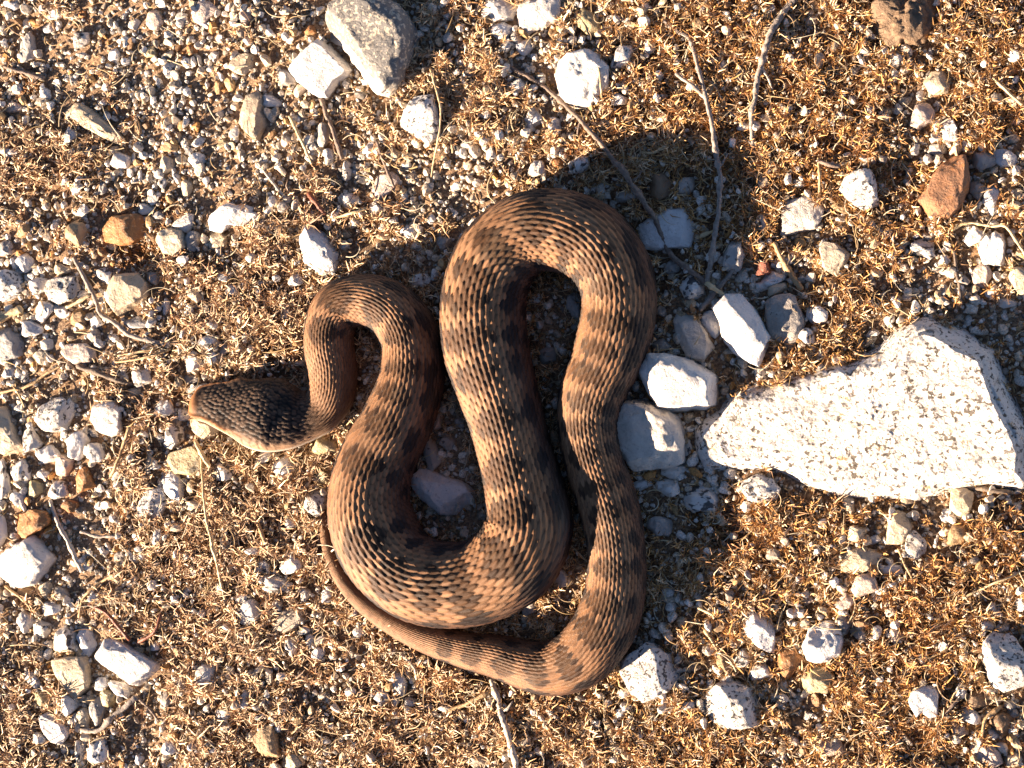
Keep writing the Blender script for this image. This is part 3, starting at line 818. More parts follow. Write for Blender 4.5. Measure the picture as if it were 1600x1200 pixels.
 ('rock','white stone with yellow base touching the snake\'s outer bend','speck',0.62,[(474,790),(478,770),(495,762),(513,775),(513,801),(490,809)],{}),
 ('rock','jagged white stone under the snake\'s jaw','pure',0.5,[(425,735),(432,716),(445,708),(460,720),(463,740),(450,752),(437,746)],{}),
 ('rock','grey granite stone with glittering top beside the tail bend','speck',0.58,[(967,1038),(983,1013),(1010,1001),(1050,1017),(1050,1033),(1064,1053),(1058,1071),(1033,1088),(1007,1094),(987,1078)],dict(facets=8,e=0.5)),
 ('rock','white stone with black streaks, below the grey glittering one','speck',0.68,[(1101,1091),(1120,1070),(1150,1066),(1177,1077),(1191,1097),(1184,1130),(1160,1135),(1133,1138),(1110,1124)],{}),
 ('rock','bright white stone with rounded notch beside moss and a tan seed','pure',0.65,[(1154,967),(1170,955),(1195,961),(1214,985),(1214,1010),(1198,1021),(1178,1006),(1164,987)],{}),
 ('rock','tall cream finger shaped stone beside a white speckled one','cream',0.68,[(1378,858),(1387,817),(1400,797),(1414,802),(1427,820),(1414,844),(1397,864)],{}),
 ('rock','white speckled stone touching the cream finger shaped one','speck',0.65,[(1411,856),(1418,833),(1432,826),(1448,838),(1446,860),(1430,878),(1416,871)],{}),
 ('rock','low creamy white crust stone on moss below the finger shaped stone','cream',0.5,[(1309,871),(1325,857),(1350,854),(1379,862),(1379,881),(1355,891),(1330,899),(1314,891)],dict(rough=0.1)),
 ('rock','pinkish angular stone between moss and the creamy crust stone','pink',0.6,[(1327,916),(1340,895),(1369,897),(1371,921),(1355,934),(1337,933)],dict(e=0.5)),
 ('rock','round chalk white stone beside an amber one','pure',0.7,[(1255,1011),(1264,981),(1285,969),(1306,974),(1318,1000),(1311,1026),(1285,1039),(1261,1031)],dict(e=0.72)),
 ('rock','amber orange translucent stone below the round chalk white one','orange',0.6,[(1210,1028),(1222,1014),(1245,1012),(1257,1030),(1252,1050),(1232,1060),(1213,1050)],{}),
 ('rock','olive cream mottled stone under the amber one','olive',0.55,[(1246,1061),(1260,1045),(1285,1039),(1304,1055),(1296,1081),(1265,1087)],{}),
 ('rock','white molar shaped stone with a notch, near the lower edge','pure',0.68,[(1418,1101),(1425,1080),(1445,1069),(1466,1072),(1474,1090),(1466,1116),(1453,1119),(1440,1113),(1428,1124)],{}),
 ('rock','big cream granite stone cut by the edge above amber pebbles','speck',0.65,[(1527,1031),(1537,1000),(1553,989),(1593,992),(1615,1020),(1610,1076),(1567,1089),(1549,1078),(1529,1057)],{}),
 ('rock','long pinkish white stone at the lower corner','pink',0.6,[(1515,1168),(1535,1155),(1560,1172),(1568,1190),(1550,1198),(1525,1188)],{}),
]

def slab_verts(poly, c, h, bev, seed):
    """low half-buried slab: the height follows the distance to its outline; pixel units, y up, middle at c"""
    P = np.array(poly, float)
    ang, r = radial(poly, c, 720)
    rho = np.concatenate([np.linspace(0.02, 0.7, 44), np.linspace(0.72, 1.0, 40)])
    A, RH = np.meshgrid(ang, rho)
    # ragged outline
    rr = r * (1 + 0.034 * fbm(np.stack([np.cos(ang) * 9, np.sin(ang) * 9, np.zeros_like(ang)], -1), seed, 4))
    X = np.cos(A) * rr[None] * RH; Y = np.sin(A) * rr[None] * RH
    Q = np.roll(P, -1, axis=0)
    d = np.full(X.shape, 1e9)
    for p, q in zip(P, Q):
        e = q - p; L = (e ** 2).sum()
        t = np.clip(((X + c[0] - p[0]) * e[0] + (Y + c[1] - p[1]) * e[1]) / L, 0, 1)
        d = np.minimum(d, np.hypot(X + c[0] - p[0] - t * e[0], Y + c[1] - p[1] - t * e[1]))
    d = np.minimum(d, (1 - RH) * rr[None])
    bw = bev * (1 + 0.7 * n2(X, Y, 60.0, seed + 3, 3))
    k = np.clip(d / bw, 0, 1)
    z = h * (1 - (1 - k) ** 2.0) ** 0.75
    z = z * (1 + 0.22 * n2(X, Y, 130.0, seed + 5, 2)) + k * (4.5 * n2(X, Y, 46.0, seed + 7, 3) + 1.6 * np.abs(n2(X, Y, 17.0, seed + 9, 3)) + 1.6 * n2(X, Y, 6.0, seed + 11, 2))
    z = z + k * 0.10 * np.clip(0.86 * X - 0.52 * Y + 120, -60, 420)          # the slab leans a little towards the sun
    # broken ledge along the upper right side
    led = np.clip((d - 26) / 5.0, 0, 1)
    up = np.clip((X - 20 - 0.4 * Y) / 60.0, 0, 1)
    z = z - 0.30 * h * (1 - led) * up * k
    V = np.stack([X, -Y, z], -1).reshape(-1, 3)
    n, m = X.shape
    low = np.stack([X[-1] * 0.97, -Y[-1] * 0.97, np.full(m, -24.0)], -1)
    V = np.vstack([V, low, [[0, 0, z[0].mean()]]])
    I = np.arange((n + 1) * m).reshape(n + 1, m); J = np.roll(I, -1, axis=1)
    F = np.stack([I[:-1], I[1:], J[1:], J[:-1]], -1).reshape(-1, 4)
    F3 = np.vstack([F[:, [0, 1, 2]], F[:, [0, 2, 3]], np.stack([np.full(m, (n + 1) * m), I[0], J[0]], -1)])
    return V, F3

LANDMARK = []      # (x, y, phrase) used to single out the smaller pebbles
def build_hero():
    for k, (name, label, mt, hf, poly, op) in enumerate(HERO):
        c = np.array(op.get('c', centroid(poly)), float)
        area = 0.5 * abs(sum(poly[i][0] * poly[(i + 1) % len(poly)][1] - poly[(i + 1) % len(poly)][0] * poly[i][1] for i in range(len(poly))))
        ang, r = radial(poly, c)
        mask_poly(ang, r, c)
        r = r * 1.05
        rm = math.sqrt(area / math.pi) * 1.05
        mind = 2 * min(rm, np.percentile(r, 20))
        h = mind * 0.5 * hf * 1.25
        sub = 6 if rm > 60 else (5 if rm > 22 else 4)
        g0 = gz(*c)
        zc = g0 + 0.22 * h
        # picture angles run clockwise (y down); flip for the world
        Rf = lambda a: np.interp(-a, np.r_[ang, math.pi], np.r_[r, r[0]])
        kw = {q: v for q, v in op.items() if q != 'c'}
        kw.setdefault('facets', 11)
        if name == 'boulder':
            h = 30.0; zc = g0 - 3.0
            v, f = slab_verts(poly, c, h, 26.0, 3)
        else:
            v, f = stone_verts(Rf, rm, h, sub, 100 + k, **kw)
        kx, ky = stretch(c[0], c[1], zc)
        v[:, 0] *= kx; v[:, 1] *= ky
        colv = None
        if 'edge' in op:  # sunlit side of the rock whitened through vertex colours
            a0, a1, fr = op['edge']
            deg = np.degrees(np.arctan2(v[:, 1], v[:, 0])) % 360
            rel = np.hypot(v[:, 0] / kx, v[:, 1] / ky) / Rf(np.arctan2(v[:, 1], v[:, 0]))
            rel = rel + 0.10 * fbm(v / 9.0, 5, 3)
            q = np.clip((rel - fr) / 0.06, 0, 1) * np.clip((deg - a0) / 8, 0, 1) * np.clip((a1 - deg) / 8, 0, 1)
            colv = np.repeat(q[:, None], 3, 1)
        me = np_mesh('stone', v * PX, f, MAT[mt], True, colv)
        o = obj(name, me)
        o.location = W(c[0], c[1], zc)
        tag(o, label, 'stone')
build_hero()

# ------------------------------------------------------------------ pebbles: (material, x, y, rx, ry, turn in degrees)
PEB = []
def pebs(mt, *items):
    for it in items:
        x, y, rx = it[:3]
        ry = it[3] if len(it) > 3 else rx * 0.92
        rot = it[4] if len(it) > 4 else random.uniform(0, 90)
        if len(it) <= 3: rot = random.uniform(0, 180)
        PEB.append((mt, x, y, rx, ry, rot if len(it) != 4 else 0.0))
pebs('pure', (187,250,16),(107,213,12,13),(423,158,16,11,10),(783,50,18,15,0),(578,232,10),(547,313,14,12,0),(767,240,10),(868,195,10,15,0),(836,187,16,12,0),(842,263,16,15,0),
     (1015,75,12,11),(968,157,14,11,0),(1510,228,7,9),(178,85,11),(292,97,9),(75,45,9),(228,327,14,10,10),(307,250,14,13),(178,528,10,6),(148,1003-0,0.1) if False else (138,1003,15,24,-20),
     (303,565,17,14,0),(125,693,17,24,30),(77,710,20,14,0),(365,453,12,10),(260,480,7,12,0),(242,1010,9,10),(282,1067,12,12),(432,945,10,11),(510,930,11,13,0),(497,1020,10),(640,1097,10,9),
     (595,1090,12,14,0),(690,1082,9,8),(1038,933,8,7),(1090,933,7),(1397,890,19,11,-10),(1368,843,10,8),(1503,1080,12,14,0),(1597,943,12,13),(1517,1120,18,15,20),(218,1188,8,9),(50,1060,20,9,35),
     (157,1067,11,12),(412,715,14,11,0),(453,817,9,10),(157,0.0,0.1) if False else (38,970,13,17,0),(1550,313,13,22,10),(823,72,16,12,-20),(828,199,9),(760,180,9),(698,23,8),(613,1017,9),(618,1095,8,9),(1393,172,7),
     (1360,173,9),(1478,810,9),(1510,808,9,7),(1463,392,0.1) if False else (1390,365,8),(768,1128,5.5),(12,238,15,7,5),(20,7,14,8))
pebs('speck', (223,589,18,16,0),(48,687,18,17),(150,705,17,16),(33,738,16,20,0),(95,765,18,16),(272,682,22,19,0),(350,740,18,16),(68,985,17,14,0),(100,998,23,20,0),(970,88,15,24,20),
     (453,883,20,16,0),(433,913,28,15,5),(455,1010,12,15),(1445,390,22,15,0),(1190,583,12,13),(1075,697,8,14,0),(1263,523,14,14),(1082,450,19,22,0),(157,1172,19,22,0),(125,1177,12,18,0),(265,106,12),(253,288,10),
     (1095,780,34,20,5),(906,257,14,16),(1158,1030,14,15),(288,647,13,12),(325,537,17,13,0),(167,430,16,12,0),(62,447,17,14),(5,750,14,28,0),(660,437,16,13,-30),(1192,350,11,16,0),(248,840,10,18,0),(543,268,12,15,0),
     (1248,287,15,9,0),(478,930,9,11),(410,883,14,12),(125,62,14,13))
pebs('white', (67,488,18,15,-20),(48,513,18,15,0),(37,410,15,14),(95,488,11),(75,540,12,11),(150,503,13,9,0),(332,563,12),(320,588,7),(260,637,18,16,0),(0,830,17,25,0),(80,952,18,12,-10),(1402,95,16,14,0),
     (1483,203,16,20,0),(1160,197,10),(1278,443,16,10,0) if False else (1205,437,20,12,-5),(553,348,9),(597,353,9),(640,363,15,10,0),(673,343,8),(587,325,14,10,0),(515,240,9,10),(488,230,11,10),(132,327,12,10,-20),(122,293,14,7,-35),
     (85,22,14,9),(40,38,9),(335,87,9),(387,63,8),(211,38,9),(263,54,8,7),(70,147,10),(13,582,10),(30,587,8),(25,568,8),(30,778,12,11),(187,1077,20,12,30),(267,1168,14,13),(107,1103,15,15),(60,1155,13,10),(353,1117,16,10,-5),
     (1185,1050,20,13,-20),(1073,1103,12,10),(1520,370,17,16),(1573,473,14,10,0),(1050,737,20,12,-10),(1045,762,20,13,0),(1005,757,18,9,-10),(878,905,18,13,0),(880,862,14,15),(810,135,13,12),(465,437,14,12),(680,430,10,9),
     (300,1167,9),(360,1048,7),(253,1000,6),(318,1053,17,24,15),(472,985,12,8),(1540,977,12,14,0),(1562,983,8),(950,1100,8),(1190,448,10,8))
pebs('grey', (44,75,16,20,10),(303,375,12,17,20),(247,338,11,8),(13,387,15,14),(507,212,15,18,0),(447,123,17,15),(695,380,14,12),(1190,350+70,0.1,0.1) if False else (1147,397,20,25,15),(1070,290,14,16),(980,305,18,12),(1537,250,18,18),
     (1527,297,14,15),(900,477,14,20,0),(857,557,15,16),(673,710,15,25,-10),(702,690,14,12),(1033,540,14,11),(1053,417,15,13),(1455,360,10),(1343,990,17,13,40),(238,436,11),(300,592,16,8,0),(305,607,22,7,-5),(350,547,10,9),
     (148,525,12),(95,927,12),(153,1113,14,20,20),(1320,973,13,18,-30),(827,945,18,15),(1033,820,20,17),(115,125,8),(162,293,8,12,0),(1467,235,19,9,10),(720,210,8),(1103,1018,9),(1150,1007,9),(1505,437,10),(213,505,21,10,10),(1585,1115,9),
     (1577,1102,10,9),(720,660,9,8),(900,512,8),(1033,487,9),(1190,510+80,0.1,0.1) if False else (1130,407,8,9),(260,1093,10,15,0),(190,868,12,9))
pebs('cream', (260,258,16,13,0),(282,250,9),(293,295,10,14,0),(340,375,19,15,0),(613,238,12),(637,243,10),(97,420,14,10),(63,557,14,11),(305,460,13,12),(212,613,12,8),(72,922,12),(133,1118,11,16,15),(140,1093,10),(355,1137,13,9),
     (460,1190,24,12,0),(1590,305,10),(1340,835,16,15),(1583,1187,16,14),(1212,452,17,11,-10),(232,725,10,14,0),(307,790,20,9,0),(963,1170,18,10,20),(1327,790,10,14),(1418,782,12,9),(1448,777,8),(748,1188,18,12,0),(537,1183,10),(397,1150,12,10))
pebs('tan', (218,203,10,12),(265,230,15,10,10),(862,53,9),(857,232,10),(1090,38,14,13),(1070,25,12,13),(38,362,12),(118,365,17,20,-20),(43,928,15,9),(1413,490,14,10,0),(953,1140,11,20,-20),(1133,1032,12,20,-20),(1300,443,10),(1315,325,21,9,25),
     (1373,128,6,10,0),(1397,138,10,9),(343,137,8,11),(122,495,15,13),(1493,835,16,20,10),(1122,978,13,12))
pebs('orange', (300,78,9,10),(870,255,10),(1553,285,9,11),(1583,110,18,12,-20),(132,750,18,17),(113,790,15,10),(483,48,11,9),(130,22,8,6))
pebs('pink', (383,29,15,11,-20),(22,168,16,10,0),(103,728,16,17),(1413,417,9),(1415,465,9,6,20),(1317,940,17,15),(1400,992,14,15),(1583,158,16,10,0),(1300,1170,24,14,-15),(1500,1143,15,12),(1262,937,10),(1242,1160,10),(683,660,8,15,15))
pebs('olive', (238,81,12,10),(55,765,16,13),(65,1093,16,12,15),(170,1093,15,15),(502,743,14,12),(507,697,22,17,20),(347,225,9,7))
pebs('brown', (1035,290,21,27,0),(1563,1128,19,21,0),(1250,1133,16,8,10),(1528,1095,18,17))
pebs('red', (1192,418,14,13,20))
PEB = [p for p in PEB if p[3] > 1]

LAND = [(1380,650,'the biggest boulder'),(585,70,'the large lichened rock'),(502,112,'the squarish white stone'),(660,182,'the rough speckled stone'),(145,197,'the long bone shaped stone'),
 (193,357,'the oval orange stone'),(395,180,'the upright beige stone'),(362,337,'the cracked white lump'),(500,388,'the bright white stone above the first loop'),(603,290,'the pinkish flat stone'),
 (840,20,'the bluish white slab'),(915,33,'the cream egg stone'),(910,122,'the broad cracked stone'),(1042,362,'the flat shaded pale stone'),(1415,35,'the crusted lump'),(1440,182,'the pinkish white block'),
 (1478,293,'the rusty angular rock'),(1343,297,'the lumpy speckled stone'),(1250,342,'the translucent quartz lump'),(1553,390,'the tooth shaped stone'),(1165,515,'the tall sunlit crystal'),(1062,600,'the sunlit leaning rock'),
 (1012,680,'the blocky shaded rock'),(1225,500,'the grey sunken rock'),(1188,763,'the cream crusty stone'),(1505,784,'the cream smooth stone'),(700,768,'the long pale stone inside the loop'),(198,460,'the large rounded beige stone'),
 (20,545,'the dark grey edge stone'),(122,553,'the flat pinkish stone'),(88,652,'the hollowed white stone'),(172,655,'the smooth faceted stone'),(297,718,'the yellowish translucent stone'),(272,760,'the leaning white oblong'),
 (55,820,'the ochre stone'),(45,877,'the chunky white stone'),(203,1035,'the long flat topped stone'),(117,1055,'the cream faceted stone'),(85,1137,'the pinkish long stone'),(390,960,'the lumpy white stone by the straw'),
 (450,968,'the boot shaped stone'),(620,1068,'the white teardrop stone'),(415,1160,'the brown angular stone'),(1015,1048,'the grey glittering stone'),(1147,1102,'the black streaked stone'),(1185,988,'the notched white stone'),
 (1402,830,'the cream finger stone'),(1345,877,'the creamy crust stone'),(1350,915,'the pinkish angular stone'),(1287,1003,'the round chalk white stone'),(1233,1036,'the amber stone'),(1275,1063,'the olive mottled stone'),
 (1447,1095,'the molar shaped stone'),(1570,1038,'the big cream edge stone'),(320,640,'the snake\'s snout'),(570,470,'the snake\'s first loop'),(870,360,'the snake\'s top loop'),(520,860,'the snake\'s tail tip'),(890,1040,'the snake\'s tail bend')]
TONE = {'pure':'white','white':'off white','speck':'black flecked','grey':'grey','cream':'cream','tan':'tan','orange':'orange','pink':'pinkish','olive':'olive','brown':'brown','red':'brick red'}

def peb_labels():
    used = {}
    out = []
    for (mt, x, y, rx, ry, rot) in PEB:
        rr = math.sqrt(rx * ry)
        size = 'tiny' if rr < 9 else ('small' if rr < 12.5 else ('middling' if rr < 16 else 'sizeable'))
        shp = 'long' if max(rx, ry) / min(rx, ry) > 1.55 else ('oval' if max(rx, ry) / min(rx, ry) > 1.2 else 'roundish')
        ls = sorted(LAND, key=lambda l: math.hypot(l[0] - x, l[1] - y))
        lab = None
        for l in ls[:6]:
            a = math.degrees(math.atan2(l[1] - y, x - l[0])) % 360       # direction from the landmark, y up
            d = ['east', 'upper east', 'above', 'upper west', 'west', 'lower west', 'below', 'lower east'][int(((a + 22.5) % 360) // 45)]
            ph = {'east': 'on the snake-free side of'}
            words = {'above': 'straight above', 'below': 'straight below', 'upper east': 'up and rightward of', 'lower east': 'down and rightward of', 'upper west': 'up and leftward of',
                     'lower west': 'down and leftward of', 'east': 'level and rightward of', 'west': 'level and leftward of'}[d]
            cand = f"{size} {shp} {TONE[mt]} pebble {words} {l[2]}"
            if len(cand.split()) <= 16 and cand not in used:
                lab = cand; break
        if lab is None:
            lab = f"{size} {shp} {TONE[mt]} pebble between {ls[0][2]} and {ls[1][2]}"
        used[lab] = 1
        out.append(lab)
    return out

def build_pebbles():
    shapes = []
    for k in range(14):
        g = random.Random(k * 7 + 1)
        ph = [g.uniform(0, 6.28) for _ in range(4)]
        am = [0, g.uniform(0.02, 0.10), g.uniform(0.02, 0.10), g.uniform(0.01, 0.06)]
        Rf = lambda a: 10 * (1 + am[1] * np.cos(2 * a + ph[1]) + am[2] * np.cos(3 * a + ph[2]) + am[3] * np.cos(5 * a + ph[3]))
        v, f = stone_verts(Rf, 10.0, 8.0, 4, 500 + k, facets=10 + k % 6, e=0.58 + 0.02 * (k % 8), rough=0.07 + 0.02 * (k % 5), cut=(0.60, 0.90))
        me = np_mesh('pebble_shape', v * PX, f, MAT['white'])
        shapes.append(me)
    labs = peb_labels()
    protos = {}
    for i, (mt, x, y, rx, ry, rot) in enumerate(PEB):
        key = i % len(shapes)
        if key not in protos:
            protos[key] = o = obj('pebble', shapes[key])
        else:
            o = protos[key].copy(); COL.objects.link(o)
        o.name = 'pebble'
        o.material_slots[0].link = 'OBJECT'
        o.material_slots[0].material = MAT[mt]
        rz = min(rx, ry) * random.uniform(0.8, 1.05)
        zc = gz(x, y) + rz * 0.30
        k = sum(stretch(x, y, zc)) / 2
        o.location = W(x, y, zc)
        o.rotation_euler = (random.uniform(-.15, .15), random.uniform(-.15, .15), -math.radians(rot))
        o.scale = (rx / 9.3 * k, ry / 9.3 * k, rz / 7.6)
        tag(o, labs[i], 'pebble', 'pebbles scattered over the ground')
        mask_ellipse(x, y, rx, ry, math.radians(rot))
build_pebbles()

# ------------------------------------------------------------------ twigs and dry stems
def tube_mesh(name, pts, r0, r1, mat, sides=8, lift=None, seed=0, knots=0.12, ends=0.5):
    """pts in photo pixels; lies on the ground, with an uneven surface and small knots"""
    P, s = resample(catmull([(p[0], p[1], 0) for p in pts], 12), 4.0)
    g = np.random.default_rng(seed)
    n = len(P)
    t = np.linspace(0, 1, n)
    rad = (r0 + (r1 - r0) * t) * 0.82
    rad = rad * (1 + knots * fbm(np.stack([s / 22.0, np.full(n, seed * 1.3), np.zeros(n)], -1), seed, 3))
    for q in g.uniform(0.1, 0.9, max(1, int(s[-1] / 70))):
        rad = rad * (1 + 0.35 * np.exp(-((t - q) * s[-1] / 5.0) ** 2))
    wig = 2.6 * fbm(np.stack([s / 30.0, np.zeros(n), np.full(n, seed + 0.5)], -1), seed + 3, 3)
    x, y = P[:, 0], P[:, 1]
    tx, ty = np.gradient(x), np.gradient(y); L = np.hypot(tx, ty); tx, ty = tx / L, ty / L
    x = x - ty * wig; y = y + tx * wig
    z = ground_z(x, y)
    k = np.hanning(15); k /= k.sum()
    z = np.convolve(np.pad(z, 7, mode='edge'), k, 'valid') + rad * 0.9
    z = np.maximum(z, ground_z(x, y) + rad * 0.4)
    z = z + 9.0 * moss_at(x, y) * np.sin(np.clip(t, 0.05, 0.95) * math.pi) ** 0.3
    if lift is not None: z = z + np.interp(t, np.linspace(0, 1, len(lift)), lift)
    C = Wn(x, y, z)
    T = np.gradient(C, axis=0); T /= np.linalg.norm(T, axis=1, keepdims=True)
    S = np.cross(T, np.array([0, 0, 1.0])); S /= np.linalg.norm(S, axis=1, keepdims=True)
    U = np.cross(S, T)
    th = np.linspace(0, 2 * math.pi, sides, endpoint=False)
    jit = 1 + 0.17 * g.standard_normal((n, sides))
    R = C[:, None] + (S[:, None] * np.cos(th)[None, :, None] + U[:, None] * np.sin(th)[None, :, None]) * (rad[:, None] * jit)[..., None] * PX
    B = C[n // 2].copy()
    V = R.reshape(-1, 3)
    V = np.vstack([V, C[0] - T[0] * r0 * ends * PX, C[-1] + T[-1] * r1 * ends * PX]) - B
    I = np.arange(n * sides).reshape(n, sides); J = np.roll(I, -1, axis=1)
    F = np.stack([I[:-1], J[:-1], J[1:], I[1:]], -1).reshape(-1, 4)
    a, b = n * sides, n * sides + 1
    F = np.vstack([F, np.stack([np.full(sides, a), J[0], I[0], np.full(sides, a)], -1)[:, [0, 1, 2, 2]] * 0 + np.stack([J[0], I[0], np.full(sides, a), np.full(sides, a)], -1) * 0 + np.stack([np.full(sides, a), J[0], I[0], I[0]], -1)]) if False else F
    me = bpy.data.meshes.new(name)
    faces = [tuple(q) for q in F.tolist()] + [(a, int(J[0][i]), int(I[0][i])) for i in range(sides)] + [(b, int(I[-1][i]), int(J[-1][i])) for i in range(sides)]
    me.from_pydata(V.tolist(), [], faces)
    for f in me.polygons: f.use_smooth = True
    me.materials.append(WOOD[mat])
    return me, B

